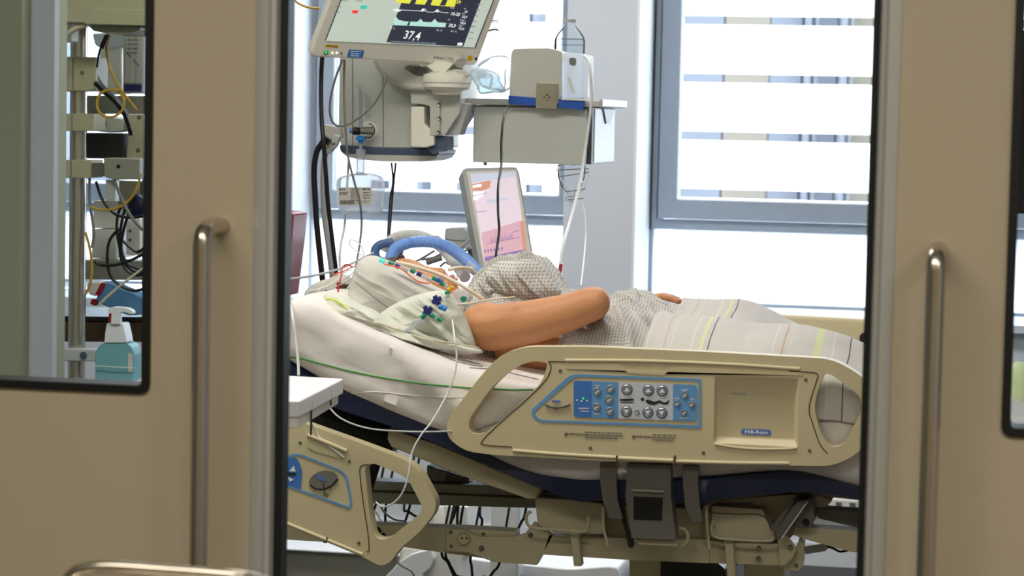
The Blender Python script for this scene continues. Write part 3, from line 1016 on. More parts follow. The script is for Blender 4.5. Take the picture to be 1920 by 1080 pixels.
# things under the raised backrest: motor, brackets
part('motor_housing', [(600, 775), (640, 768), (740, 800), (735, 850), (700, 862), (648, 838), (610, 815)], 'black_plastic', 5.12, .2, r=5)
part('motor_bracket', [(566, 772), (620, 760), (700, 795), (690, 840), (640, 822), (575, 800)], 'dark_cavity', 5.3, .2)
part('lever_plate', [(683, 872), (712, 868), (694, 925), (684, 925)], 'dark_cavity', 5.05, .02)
part('cross_bracket', [(800, 872), (880, 898), (872, 912), (800, 905)], 'dark_olive_metal', 5.25, .1)
part('cross_bracket', [(815, 878), (840, 884), (834, 904), (810, 902)], 'charcoal_metal', 5.2, .02)
part('upper_beam', [(560, 893), (690, 902), (1005, 914), (1005, 953), (690, 944), (560, 938)], 'dark_olive_metal', 5.2, .06, r=3)
b = B(); tube(b, [P(560, 915, 5.199), P(1005, 933, 5.199)], .003, seg=6); obj('beam_seam', b, 'rail_seam', bed)
part('lower_beam', [(480, 966), (690, 984), (870, 991), (966, 997), (966, 1040), (930, 1050), (757, 1026), (480, 1008)], 'frame_enamel', 5.02, .05, r=2)
lb = part('mounting_plate', [(836, 992), (872, 994), (894, 1006), (962, 1006), (985, 1000), (1001, 978), (1039, 1004), (1007, 1060), (925, 1054), (875, 1036), (836, 1034)], 'frame_enamel', 5.0, .012, r=3)
p = P(870.5, 1009, 4.998); b = B(); lathe(b, p, (0, -1, 0), [(0, 0), (.0135, 0), (.0135, .006), (.012, .009), (.0105, .0075), (0, .0075)], 28); obj('round_cap', b, 'frame_enamel', lb)
for dx in (-4.5, 4.5): bolt(lb, 870.5 + dx, 1009, 4.99, .0022, 'ink', .001)
for q_ in ((845, 998), (846, 1024), (906, 1002)): bolt(lb, *q_, 5.0, .004)
bolt(lb, 903, 1028, 5.0, .006, 'charcoal_metal'); bolt(lb, 995, 1003, 5.0, .005, 'charcoal_metal')
bolt(bed, 706, 996, 5.02, .011, 'black_plastic', .012); bolt(bed, 719, 1003, 5.02, .005, 'black_plastic')
# near frame boxes
fb = part('frame_box', [(1002, 933), (1065, 936), (1131, 944), (1131, 1002), (1040, 1000), (1008, 985)], 'frame_enamel', 4.97, .25, r=4)
part('frame_beam', [(1030, 1003), (1180, 1010), (1330, 1012), (1330, 1056), (1180, 1050), (1018, 1040)], 'frame_enamel', 5.0, .06, r=2)
part('frame_plate', [(1125, 945), (1180, 948), (1330, 955), (1330, 1014), (1125, 1006)], 'frame_enamel', 5.04, .2)
part('leg_bracket', [(1068, 996), (1084, 997), (1090, 1062), (1076, 1062)], 'frame_enamel', 4.965, .03, r=1)
part('leg_bracket', [(1358, 1010), (1374, 1011), (1378, 1084), (1364, 1084)], 'frame_enamel', 4.965, .03, r=1)
part('frame_beam', [(1330, 1014), (1463, 1020), (1462, 1061), (1330, 1056)], 'frame_enamel', 5.0, .06, r=2)
rb = part('frame_box', [(1318, 948), (1345, 938), (1480, 927), (1540, 930), (1560, 940), (1480, 1010), (1450, 1014), (1320, 1010)], 'frame_enamel', 5.03, .2, r=3)
part('frame_cover', rnd([(1334, 948), (1430, 955), (1434, 967), (1452, 1000), (1449, 1012), (1345, 1010), (1334, 998)], 5), 'frame_enamel', 4.975, .05, bev=.002)
seam([(1412, 943), (1340, 946), (1333, 952), (1335, 961), (1380, 964), (1430, 967), (1447, 995)], bed, 4.975)
part('link_plate', [(1462, 1001), (1478, 1006), (1494, 1030), (1484, 1050), (1462, 1064), (1458, 1010)], 'frame_enamel', 4.99, .01, r=4)
part('link_plate', [(1500, 1005), (1508, 1015), (1506, 1060), (1496, 1072), (1470, 1068), (1484, 1044), (1495, 1020)], 'frame_enamel', 5.02, .03, r=4)
for q_ in ((1482, 1026), (1423, 1028), (1422, 1047), (1493, 1061)): bolt(bed, *q_, 4.985, .005)
# dark steel strut pair and the pivot
part('steel_strut', [(1484, 938), (1492, 934), (1452, 1000), (1445, 990)], 'charcoal_metal', 4.95, .02, r=2)
part('steel_strut', [(1494, 940), (1514, 936), (1513, 946), (1463, 1014), (1455, 1006), (1462, 985)], 'charcoal_metal', 4.93, .025, r=3)
b = B(); tube(b, [P(1514, 941, 4.929), P(1465, 1010, 4.929)], .0013, seg=6); obj('strut_glint', b, 'bright_white_plastic', bed)  # thin white line paints a glint along the steel strut
part('pivot_block', [(1490, 934), (1518, 932), (1524, 940), (1528, 975), (1520, 990), (1500, 990), (1485, 985)], 'charcoal_metal', 4.96, .06, r=5)
bolt(bed, 1511, 979, 4.955, .007, 'black_plastic')
part('foot_arm', [(1525, 953), (1620, 959), (1620, 992), (1600, 988), (1535, 972)], 'charcoal_metal', 5.02, .05, r=2)
part('foot_arm', [(1490, 985), (1530, 990), (1620, 996), (1620, 1038), (1590, 1034), (1505, 1010), (1485, 1002)], 'frame_enamel', 5.0, .05, r=3)
b = B(); tube(b, [P(1510, 1030, 5.1), P(1552, 1024, 5.1)], .007); tube(b, [P(1510, 1035, 5.1), P(1548, 1029, 5.1)], .005); obj('gas_spring', b, 'brushed_aluminium', bed)
line('wiring', [(1550, 1024, 5.08), (1562, 1028, 5.08), (1575, 1034, 5.08), (1590, 1032, 5.08)], .0025, 'black_cable', bed)
# centre mount of the foot rail: hanging arms and latch
part('rail_arm', [(1125, 866), (1158, 866), (1156, 905), (1158, 940), (1168, 974), (1142, 972), (1130, 940), (1125, 905)], 'charcoal_metal', 4.835, .012, r=3)
part('rail_arm', [(1279, 872), (1310, 874), (1309, 910), (1312, 950), (1318, 980), (1296, 979), (1284, 950), (1280, 910)], 'charcoal_metal', 4.835, .012, r=3)
latch = part('latch_housing', [(1176, 868), (1258, 872), (1258, 930), (1268, 1014), (1184, 1010), (1172, 930)], 'charcoal_metal', 4.83, .05, r=3, bev=.004)
part('latch_recess', [(1188, 931), (1243, 933), (1241, 976), (1188, 974)], 'dark_cavity', 4.829, .004, latch, bev=0)
b = B(); tube(b, [P(1184, 919, 4.826), P(1245, 922, 4.826)], .0032); obj('latch_handle', b, 'dark_olive_metal', latch)
part('latch_foot', [(1192, 1010), (1268, 1013), (1272, 1026), (1196, 1022)], 'frame_enamel', 4.85, .03, latch)
b = B(); prism(b, PY(4.86), rnd([(1160, 934), (1168, 940), (1176, 985), (1189, 1020), (1186, 1028), (1178, 1026), (1172, 995), (1160, 960)], 3), -.01, 0); obj('release_lever', clean(b), 'black_plastic', bed)
# bent wire hooks
def wire(pts, Y, r=.0035, m='frame_enamel'):
    b = B(); tube(b, [P(a, c_, Y) for a, c_ in pts], r, seg=8); return obj('line_hook', b, m, bed)
wire([(995, 959), (988, 965), (987, 977), (993, 987), (1010, 991), (1060, 994), (1092, 997), (1101, 990), (1104, 968)], 4.94)
wire([(1131, 950), (1132, 990), (1140, 1022)], 4.9, .003)
wire([(1268, 990), (1284, 993), (1290, 1008), (1284, 1020), (1270, 1026)], 4.9)
wire([(1324, 948), (1326, 990), (1330, 1030)], 4.92, .003)
wire([(1338, 975), (1334, 990), (1340, 1006), (1370, 1011), (1440, 1014), (1452, 1006)], 4.95)
# underside: base columns, drums and base frame down to the castors
part('drive_drum', [(1244, 1050), (1340, 1052), (1360, 1068), (1358, 1100), (1236, 1100)], 'black_plastic', 5.15, .3, r=6)
part('column', [(1180, 1045), (1240, 1048), (1238, 1240), (1180, 1240)], 'frame_enamel', 5.2, .14)
part('column', [(1395, 1055), (1470, 1058), (1466, 1240), (1395, 1240)], 'frame_enamel', 5.2, .14)
b = B(); box(b, (-1.62, 5.0, .16), (.3, 5.06, .24)); box(b, (-1.62, 5.56, .16), (.3, 5.62, .24)); box(b, (-1.62, 5.06, .17), (-1.5, 5.56, .23)); box(b, (.18, 5.06, .17), (.3, 5.56, .23)); box(b, (-1.3, 5.06, .17), (-.2, 5.56, .225))
obj('base_frame', b, 'frame_enamel', bed, bev=.006)
for q_ in ((-1.4, -1.2), (-.62, -.42)):
    b = B(); box(b, (q_[0], 5.12, .22), (q_[1], 5.5, .36)); obj('lift_column', b, 'frame_enamel', bed, bev=.01)
for cx in (-1.55, .22):
    for cy in (5.03, 5.59):
        b = B(); cyl(b, (cx, cy - .018, .075), (cx, cy + .018, .075), .075, seg=28); w = obj('castor', b, 'black_rubber', bed, bev=.006)
        b = B(); box(b, (cx - .02, cy - .026, .07), (cx + .02, cy + .026, .18)); obj('castor_fork', b, 'brushed_aluminium', w, bev=.003)
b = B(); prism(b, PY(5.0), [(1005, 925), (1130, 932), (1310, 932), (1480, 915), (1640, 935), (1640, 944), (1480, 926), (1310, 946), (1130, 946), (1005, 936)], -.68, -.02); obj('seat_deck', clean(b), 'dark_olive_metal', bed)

# ================================================================== MATTRESS AND SHEET
def loft(name, top_px, bot_px, Y0, Y1, m, parent=None, nu=110, nv=48, rad=.035, amp=0.0, side=0.0, seed=0, cover=None, **k):
    T, Bt = sm_tab(top_px, Y0), sm_tab(bot_px, Y0)
    x0, x1 = max(T[0][0], Bt[0][0]), min(T[-1][0], Bt[-1][0])
    b = B()
    uv = []
    def F(u, v):
        X = x0 + (x1 - x0) * u
        zt, zb = interp(T, X), interp(Bt, X)
        h = zt - zb
        # loop: near bottom -> near top -> far top -> far bottom
        W = Y1 - Y0
        per = [h, W, h, W]
        s = (v % 1.0) * sum(per)
        if s < h: y, z, n = 0, zb + s, (-1, 0)
        elif s < h + W: y, z, n = s - h, zt, (0, 1)
        elif s < 2 * h + W: y, z, n = W, zt - (s - h - W), (1, 0)
        else: y, z, n = W - (s - 2 * h - W), zb, (0, -1)
        # rounded corners
        r = min(rad, h * .48)
        cy = min(max(y, r), W - r); cz = min(max(z, zb + r), zt - r)
        d = Vector((y - cy, z - cz))
        if d.length > 1e-6 and (abs(y - cy) > 0 and abs(z - cz) > 0 or d.length > r):
            d = d.normalized() * r
            y, z = cy + d.x, cz + d.y
        wv = amp * fnz(X * 5 + z * 6, y * 5 + z * 9, seed)
        fold = (side * fnz(X * 7 + z * 9, z * 5 - X * 1.5, seed + 5) + side * .55 * ridged(X * 3.2 + z * 5.5, z * 3 - X * .8, seed + 2, 2)) * math.sin(PI * min(1, s / h)) ** .6 if n[0] == -1 and side else 0
        return Vector((X, Y0 + y + n[0] * (wv + fold), z + n[1] * wv * .8))
    V = grid(b, F, nu, nv, closed_v=True)
    b.faces.new(V[0]); b.faces.new(V[-1])
    return obj(name, b, m, parent, angle=60, **k)
nav_t = [(508, 664), (529, 673), (641, 738), (787, 800), (840, 820), (1000, 893), (1130, 907), (1309, 898), (1431, 889), (1498, 891), (1607, 915), (1760, 950)]
nav_b = [(508, 706), (529, 716), (600, 758), (727, 801), (816, 835), (960, 897), (1009, 918), (1085, 944), (1126, 942), (1309, 946), (1335, 940), (1480, 927), (1524, 927), (1607, 939), (1760, 975)]
nav_t2 = [(a, c_ - 14) for a, c_ in nav_t]
mattress = loft('mattress', nav_t2, nav_b, YN - .005, YB, 'navy_vinyl', nv=40, rad=.012, amp=.003, seed=3)
tag(mattress, 'navy blue vinyl mattress lying on the tilted bed deck', 'mattress')
sh_t = [(508, 572), (535, 563), (573, 562), (603, 574), (638, 596), (710, 629), (775, 658), (816, 674), (905, 700), (1000, 722), (1100, 728), (1310, 738), (1450, 732), (1600, 755), (1760, 790)]
sh_b = [(508, 664), (529, 674), (641, 737), (787, 799), (840, 820), (1000, 893), (1130, 907), (1309, 898), (1431, 889), (1498, 891), (1607, 915), (1760, 950)]
sheet = loft('bed_sheet', sh_t, sh_b, YN - .018, YB + .012, 'sheet_cotton', nu=170, nv=90, rad=.03, amp=.006, side=.026, seed=14)
tag(sheet, 'white cotton fitted sheet stretched over the raised mattress', 'bed sheet')
def surf_stitch(name, pts, m, r=.0016, Y=YN - .03, parent=sheet):
    b = B()
    tube(b, [P(a, c_, Y) for a, c_ in pts], r, seg=6, n=10)
    return obj(name, b, m, parent)
# coloured edge threads, laid onto the sheet surface by a shrink fit
def hug(o, target, off=.0015):
    md = o.modifiers.new('fit', 'SHRINKWRAP'); md.target = target; md.wrap_method = 'PROJECT'; md.use_project_y = True; md.use_positive_direction = True; md.use_negative_direction = True
    md.use_project_x = md.use_project_z = False; md.offset = off; md.wrap_mode = 'ON_SURFACE'
def ribbon(name, pts, w, m, target, parent, Y=YN - .08, off=.002, t=.0012):
    """a flat woven line following a traced path, fitted to the cloth below it"""
    C = catmull([Vector((a, c_, 0)) for a, c_ in pts], 10)
    b = B(); prev = None
    for i, p in enumerate(C):
        d = (C[min(i + 1, len(C) - 1)] - C[max(i - 1, 0)]).normalized()
        n = Vector((-d.y, d.x, 0)) * w / 2
        cur = (b.verts.new(P(p.x + n.x, p.y + n.y, Y)), b.verts.new(P(p.x - n.x, p.y - n.y, Y)))
        if prev: b.faces.new((prev[0], prev[1], cur[1], cur[0]))
        prev = cur
    o = obj(name, b, m, parent)
    hug(o, target, -off if False else off)
    return o
laid('green_edge_thread', [(529, 670), (560, 671), (610, 684), (680, 701), (760, 715), (850, 725), (950, 731), (1000, 731)], .0017, 'stitch_green', [sheet], sheet)
laid('dark_hem_thread', [(816, 662), (850, 676), (880, 684), (905, 688)], .0010, 'stitch_black', [sheet], sheet)
laid('dark_hem_thread', [(880, 690), (930, 694), (970, 703), (1010, 712)], .0010, 'stitch_black', [sheet], sheet)
laid('hem_fold', [(640, 740), (700, 735), (780, 742), (860, 745), (960, 742)], .0010, 'sheet_cotton', [sheet], sheet)
# ================================================================== THE PATIENT
def V3(a, b, c): return Vector((a, b, c))
YC = 5.30
inc = math.radians(22)
hd = V3(math.cos(inc), 0, -math.sin(inc))            # crown -> chin
hn = V3(math.sin(inc), -.10, math.cos(inc)).normalized()   # face direction
hy = hn.cross(hd).normalized()
HC = P(770, 567, YC)
b = B()
def el(c, r, ax=None, bm=None):
    A = ax or (V3(1, 0, 0), V3(0, 1, 0), V3(0, 0, 1))
    ellipsoid(bm or b, c, (A[0] * r[0], A[1] * r[1], A[2] * r[2]), 32, 20)
HA = (hd, hy, hn)
def H(d, y, n): return HC + hd * d + hy * y + hn * n
def cap(p0, p1, r0, r1, seg=20, bm=None):
    bm = bm or b
    cyl(bm, p0, p1, r0, r1, seg)
    ellipsoid(bm, p0, (V3(r0, 0, 0), V3(0, r0, 0), V3(0, 0, r0)), seg, 12)
    ellipsoid(bm, p1, (V3(r1, 0, 0), V3(0, r1, 0), V3(0, 0, r1)), seg, 12)
# head: cranium, brow, cheeks, nose, lips, chin, ears
el(H(-.022, 0, .0), (.094, .077, .092), HA)
el(H(.035, 0, .018), (.072, .064, .074), HA)
el(H(.080, 0, .028), (.040, .044, .050), HA)
el(H(-.018, 0, .070), (.020, .050, .020), HA)
for s in (-1, 1):
    el(H(.030, s * .036, .062), (.024, .022, .020), HA)          # cheekbone
    el(H(.002, s * .031, .074), (.013, .016, .0125), HA)         # closed eyelid
    el(H(.012, s * .078, -.006), (.030, .009, .018), (hd, hy, hn))   # ear
    el(H(.043, s * .012, .088), (.011, .010, .010), HA)          # nostril wing
cap(H(.0, 0, .080), H(.040, 0, .094), .0085, .011)
el(H(.066, 0, .082), (.008, .024, .012), HA)
el(H(.077, 0, .080), (.008, .020, .012), HA)
el(H(.104, 0, .058), (.018, .022, .020), HA)
# neck and trunk
neck0, neck1 = H(.060, 0, -.035), P(905, 618, YC)
cap(neck0, neck1, .056, .064)
el(P(985, 604, 5.32), (.155, .185, .095), (V3(math.cos(.3), 0, -math.sin(.3)), V3(0, 1, 0), V3(math.sin(.3), 0, math.cos(.3))))
el(P(1065, 632, 5.32), (.17, .175, .095))
el(P(1150, 650, 5.32), (.15, .17, .095))
el(P(1240, 668, 5.32), (.13, .175, .088))
# near arm: shoulder, upper arm, elbow, forearm resting inwards under the gown
S1 = P(912, 612, 5.06)
el(S1, (.060, .058, .052))
cap(P(925, 615, 5.05), P(1000, 603, 5.03), .050, .047)
cap(P(1000, 603, 5.03), P(1070, 585, 5.02), .047, .040)
cap(P(1070, 585, 5.02), P(1106, 571, 5.02), .040, .0375)
el(P(1118, 568, 5.02), (.030, .034, .034))
cap(P(1106, 570, 5.04), P(1112, 602, 5.22), .034, .024)
# side of the chest under the arm
cap(P(960, 650, 5.10), P(1060, 660, 5.12), .042, .045)
# far arm and its forearm towards the hip
el(P(905, 596, 5.54), (.058, .055, .050))
cap(P(910, 598, 5.55), P(1040, 612, 5.60), .046, .038)
WR = P(1168, 572, 5.52)
cap(P(1040, 612, 5.60), WR, .038, .026)
# legs
for (hy_, ky, ay, hp, kp, ap) in ((5.20, 5.15, 5.14, (1250, 668), (1430, 656), (1610, 738)), (5.44, 5.50, 5.50, (1250, 640), (1400, 624), (1540, 690))):
    h_, k_, a_ = P(*hp, hy_), P(*kp, ky), P(*ap, ay)
    cap(h_, k_, .082, .055); cap(k_, a_, .050, .032)
    cap(a_, a_ + V3(.08, 0, -.012), .030, .022)
# far hand lying on the thigh: palm, four bent fingers, thumb at the side of the palm
PM = P(1196, 566, 5.52)
el(PM, (.044, .038, .014), (V3(1, 0, -.02), V3(0, 1, 0), V3(.02, 0, 1)))
cap(WR, PM, .026, .017)
px1 = mpp(5.5)
fing = [(-.032, (1222, 562), (1240, 556), (1258, 560), (1272, 566)), (-.011, (1224, 560), (1244, 554), (1262, 558), (1277, 566)),
        (.011, (1224, 559), (1242, 554), (1258, 556), (1270, 562)), (.030, (1220, 559), (1236, 555), (1248, 557), (1257, 561))]
for k, (dy, *jt) in enumerate(fing):
    J = [P(a, c_, 5.52 + dy) for a, c_ in jt]
    rr = [.0092, .0085, .0078, .0068]
    for i in range(3): cap(J[i], J[i + 1], rr[i], rr[i + 1], 12)
    cap(PM + V3(.02, dy * .9, 0), J[0], .011, .0095, 12)
T = [P(1188, 570, 5.48), P(1206, 573, 5.462), P(1226, 570, 5.455), P(1240, 569, 5.458)]
for i in range(3): cap(T[i], T[i + 1], .012 - i * .0015, .0108 - i * .0015, 12)
body = obj('person', b, 'skin', None, weld=False)
body.modifiers.new('union', 'REMESH').mode = 'VOXEL'
body.modifiers['union'].voxel_size = 0.0046
body.modifiers['union'].use_smooth_shade = True
md = body.modifiers.new('soften', 'SMOOTH'); md.factor = .6; md.iterations = 5
tag(body, 'person lying on their back with bare upper arm, patterned grey gown and breathing hose', 'person')
# hair cap, lips, ring
b = B()
def hairpt(u, v):
    a = PI * 2 * v; t = .02 + u * 1.75
    r = 1.05 + .02 * math.sin(a * 13)
    d = -math.cos(t); s = math.sin(t)
    q = Vector((d * .094 * r - .024, math.cos(a) * s * .080 * r, math.sin(a) * s * .094 * r - .006))
    if q.z > .03: q.x = min(q.x, -.045 - (q.z - .03) * .3)
    return H(*q)
grid(b, hairpt, 18, 48, closed_v=True)
obj('hair', b, 'hair', body, angle=80)
b = B(); ellipsoid(b, H(.0665, 0, .094), (hd * .006, hy * .021, hn * .004), 20, 10); ellipsoid(b, H(.0755, 0, .091), (hd * .006, hy * .018, hn * .004), 20, 10); obj('lips', b, 'lip_skin', body, label='lips around the breathing tube')
b = B(); rp = P(1237, 561, 5.49); lathe(b, rp - V3(.003, 0, 0), (1, 0, 0), [(.0095, 0), (.0105, 0), (.0105, .004), (.0095, .004)], 20); obj('finger_clip', b, 'connector_green', body, label='green finger ring')
for k, (dy, *jt) in enumerate(fing):
    e_ = P(*jt[3], 5.52 + dy); b = B(); ellipsoid(b, e_ + V3(.002, 0, .0055), (V3(.0055, 0, -.002), V3(0, .0045, 0), V3(.0005, 0, .0015)), 12, 8); obj('fingernail', b, 'nail', body)

# ---- gown: the far shoulder bunch and the belly part, one cloth, open at the near arm
def cloth(name, tab_top, Yc, near, far, base, m, parent=None, nu=120, nv=70, amp=.008, seed=0, power=2.4, fsx=16, fsy=9, shear=0.0, thick=.0025, **k):
    """cloth draped over a long soft body: ridge height from a traced line, side falls to base"""
    T = sm_tab(tab_top, Yc)
    x0, x1 = T[0][0], T[-1][0]
    nf = near if callable(near) else (lambda X: near)
    ff = far if callable(far) else (lambda X: far)
    bf = base if callable(base) else (lambda X: base)
    b = B()
    def F(u, v):
        X = x0 + (x1 - x0) * u
        s = v * 2 - 1
        zt, zb = interp(T, X), bf(X)
        Yv = Yc + (s * (ff(X) - Yc) if s > 0 else -s * (nf(X) - Yc))
        a = abs(s)
        h = (1 - a ** power) ** (1 / power)
        Xs = X + shear * s
        w = amp * ridged(Xs * fsx + s * 1.5, s * fsy * .25 + Xs * 2, seed)
        w += amp * .5 * fnz(Xs * fsx * 2.3, s * fsy * .6, seed + 3, 2)
        return Vector((X, Yv - w * .5 * (1 if s < 0 else -1), zb + (zt - zb) * h + w * (1 - a ** 8)))
    W = 1.0
    def uvf(u, v):
        return ((x1 - x0) * u, v * .80)
    V = grid(b, F, nu, nv, uvf=uvf)
    o = obj(name, b, m, parent, angle=80, weld=False, **k)
    md = o.modifiers.new('thickness', 'SOLIDIFY'); md.thickness = thick; md.offset = -1
    return o
mz = lambda px, py, Y=4.87: P(px, py, Y)
ST = sm_tab(sh_t, YN - .018)
base = lambda X: interp(ST, X) - .01
gt = [(880, 575), (893, 545), (908, 515), (935, 489), (970, 486), (1005, 487), (1028, 512), (1046, 538), (1058, 552), (1090, 566), (1130, 566), (1165, 556), (1190, 553), (1215, 560), (1235, 574), (1262, 590), (1300, 606)]
xs = lambda px: P(px, 560, YC).x
def near_g(X):
    # behind the arm on the chest, forward over the belly and hip
    t = (X - xs(1040)) / (xs(1120) - xs(1040)); t = min(1, max(0, t)); t = t * t * (3 - 2 * t)
    return 5.115 + (4.985 - 5.115) * t
gown = cloth('gown', gt, 5.34, near_g, 5.62, base, 'gown_print', body, nu=170, nv=90, amp=.019, seed=2.5, fsx=17, shear=.16, power=2.2, label='grey gown with a small diamond print')
# bunched sleeve of the gown on the far shoulder, folded over
b = B(); puffy(b, PY(5.22), [(882, 545), (902, 515), (930, 492), (960, 488), (1003, 488), (1030, 515), (1052, 545), (1040, 558), (1000, 561), (960, 560), (925, 562), (895, 560)],   .055, rings=34, nb=160, fold=.038, fs=28, seed=4, direction=(.8, .6), back=.4, crease=True)
for f in b.faces: pass
uvl = b.loops.layers.uv.verify()
for f in b.faces:
    for lp in f.loops: lp[uvl].uv = (lp.vert.co.x, lp.vert.co.z)
obj('gown_sleeve', b, 'gown_print', body, angle=80)

# ---- blanket over the legs
stp = [(1250, .0022, (196, 176, 156), .8), (1262, .0012, (215, 226, 214), .35), (1300, .002, (218, 226, 200), .45), (1318, .0036, (222, 226, 150), .55), (1331, .0012, (60, 62, 66), .9), (1452, .0018, (214, 226, 212), .4),
       (1470, .0022, (186, 164, 132), .8), (1482, .001, (226, 214, 170), .6), (1532, .0072, (204, 216, 150), .65), (1560, .0012, (212, 224, 220), .7), (1590, .0012, (60, 62, 66), .9), (1650, .004, (222, 226, 140), .7), (1400, .0008, (206, 218, 206), .5), (1700, .002, (190, 170, 140), .8)]
Yb = 4.95
X0b = P(1216, 600, Yb).x
blanket_material([(P(a, 640, Yb).x - X0b, w, c_, s_) for a, w, c_, s_ in stp])
nearT = sm_tab([(1216, 606), (1240, 590), (1268, 588), (1300, 592), (1340, 596), (1400, 602), (1480, 607), (1530, 614), (1570, 625), (1620, 646), (1700, 690), (1800, 720)], 5.12)
farT = sm_tab([(1180, 580), (1260, 567), (1300, 560), (1370, 561), (1410, 568), (1450, 584), (1490, 606), (1560, 635), (1700, 690)], 5.50)
b = B()
X1b = .30
def BL(u, v):
    X = X0b + (X1b - X0b) * u
    s = v
    zb = base(X) + .012
    zn, zf = interp(nearT, X), interp(farT, X)
    zn, zf = max(zn, zb + .03), max(zf, zb + .03)
    hang = P(1550, 788, 4.83).z
    # cross-section: hang at the near side, edge, near leg, valley, far leg, far edge, hang
    keys = [(0.0, 4.832, hang + .03 * math.sin(X * 9) * .2), (.16, 4.838, zb - .03), (.24, 4.865, zb + .012 + (zn - zb) * .25), (.34, 4.97, zb + (zn - zb) * .80), (.44, 5.12, zn), (.53, 5.26, zb + (min(zn, zf) - zb) * .80), (.60, 5.38, zb + (zf - zb) * .86), (.68, 5.50, zf), (.78, 5.62, zb + (zf - zb) * .7), (.88, 5.745, zb + .01), (1.0, 5.765, zb - .12)]
    for i in range(len(keys) - 1):
        if s <= keys[i + 1][0] + 1e-9: break
    k0, k1 = keys[i], keys[i + 1]
    t = (s - k0[0]) / (k1[0] - k0[0])
    km, kp = keys[max(i - 1, 0)], keys[min(i + 2, len(keys) - 1)]
    def cr(a, b_, c_, d): return .5 * (2 * b_ + (c_ - a) * t + (2 * a - 5 * b_ + 4 * c_ - d) * t * t + (3 * b_ - a - 3 * c_ + d) * t ** 3)
    y, z = cr(km[1], k0[1], k1[1], kp[1]), cr(km[2], k0[2], k1[2], kp[2])
    w = .0055 * fnz(X * 9 + y * 2, y * 7 - X * 3, 9)
    hem = .006 * math.exp(-((u) / .012) ** 2)
    return Vector((X + .006 * fnz(y * 6, X * 2, 3) * (1 - u), y - (w if s < .3 else 0), z + w + hem))
grid(b, BL, 150, 110, uvf=lambda u, v: ((X1b - X0b) * u, v))
blanket = obj('blanket', b, 'blanket_cotton', None, angle=80, weld=False)
md = blanket.modifiers.new('thickness', 'SOLIDIFY'); md.thickness = .004; md.offset = -1
tag(blanket, 'white cotton blanket with thin green, ochre and black stripes over both legs', 'blanket')
# ================================================================== SUPPLY UNIT WITH FLOWMETER (hangs from the ceiling)
def soft(name, poly, m, Y, t, parent, r=6, bev=.005, seg=3, **k):
    b = B(); prism(b, PY(Y), rnd(poly, r, 5) if r else poly, -t, 0)
    return obj(name, clean(b), m, parent, bev=bev, seg=seg, **k)
YS = 6.25
unit = thing('supply_unit', 'grey beige ceiling hung supply unit with blue grey base band behind the monitor', 'medical supply unit', P(750, 303, YS))
soft('body', [(645, -420), (815, -420), (808, 100), (805, 110), (806, 278), (640, 278), (634, 255)], 'unit_greige', YS, .34, unit, r=[10, 10, 4, 4, 4, 4, 20])
for a in (661, 719):
    b = B(); tube(b, [P(a + (-2 if a > 700 else 0), 60, YS - .001), P(a, 275, YS - .001)], .0009, seg=6); obj('panel_joint', b, 'charcoal_metal', unit)
soft('base_band', [(636, 272), (824, 281), (822, 290), (815, 293), (650, 289), (638, 284)], 'blue_grey_plastic', YS - .004, .2, unit, r=3)
soft('underside', [(638, 284), (652, 289), (822, 290), (818, 297), (800, 303), (720, 303), (672, 299), (650, 294)], 'device_beige', YS - .003, .19, unit, r=6)
soft('side_block', [(768, 110), (868, 110), (861, 213), (834, 254), (806, 254), (806, 200), (790, 195), (770, 195)], 'unit_greige', YS - .05, .2, unit, r=3)
soft('corner_cover', [(770, 200), (795, 200), (796, 232), (814, 250), (814, 272), (797, 277), (770, 275)], 'cream_plastic', YS - .055, .03, unit, r=3)
sp = soft('screw_strip', [(806, 186), (825, 188), (824, 254), (806, 254)], 'device_beige', YS - .058, .02, unit, r=1)
for q_ in ((820, 196), (820, 222), (819, 248)):
    p = P(*q_, YS - .078); b = B(); lathe(b, p + V3(0, .02, 0), (0, -1, 0), [(0, -.002), (.0052, -.002), (.0052, .003), (.004, .005), (0, .003)], 18); obj('screw', b, 'screw_steel', sp)
soft('hinge_foot', [(800, 254), (838, 256), (838, 283), (822, 281), (812, 290), (800, 280)], 'blue_grey_plastic', YS - .04, .08, unit, r=2)
soft('side_wing', [(860, 192), (878, 194), (876, 206), (862, 253), (838, 254), (852, 215)], 'light_grey_cable', YS - .03, .06, unit, r=3)
# flowmeter
flow = thing('flowmeter', 'clear glass flowmeter with black knob on the front of the grey supply unit', 'flowmeter', P(680, 262, YS - .05))
b = B(); p0, p1 = P(677, 238, YS - .035), P(675.5, 163, YS - .035); cyl(b, p0, p1, .0085, seg=24); lathe(b, p1, p1 - p0, [(0, 0), (.0085, 0), (.004, .006), (0, .008)]); obj('glass_tube', b, 'thin_glass', flow)
b = B(); cyl(b, p0, p0.lerp(p1, .94), .0035, seg=14); obj('inner_tube', b, 'thin_plastic', flow)
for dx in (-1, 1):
    b = B(); tube(b, [p0 + V3(dx * .0085, -.001, 0), p1 + V3(dx * .0085, -.001, 0)], .0009, seg=6); obj('tube_glint', b, 'bright_white_plastic', flow)  # white lines paint the bright rims of the glass tube
b = B()
for k in range(16):
    q_ = p0.lerp(p1, .08 + k * .054); box(b, q_ + V3(.001, -.0092, -.0003), q_ + V3(.001 + (.005 if k % 4 == 0 else .003), -.0086, .0003))
obj('scale_marks', b, 'ink', flow)
dial = P(691, 245, YS)
b = B(); lathe(b, dial, (0, -1, 0), [(0, 0), (.0255, 0), (.0255, .003), (.023, .006), (.0165, .006), (.0155, .012), (0, .012)], 36); obj('dial', b, 'cream_plastic', flow)
b = B(); tube(b, [dial + V3(math.cos(t) * .019, -.0068, math.sin(t) * .019) for t in [(-2.0 + .35 * i) for i in range(11)]], .0012, seg=6); obj('dial_ring', b, 'ink', flow)
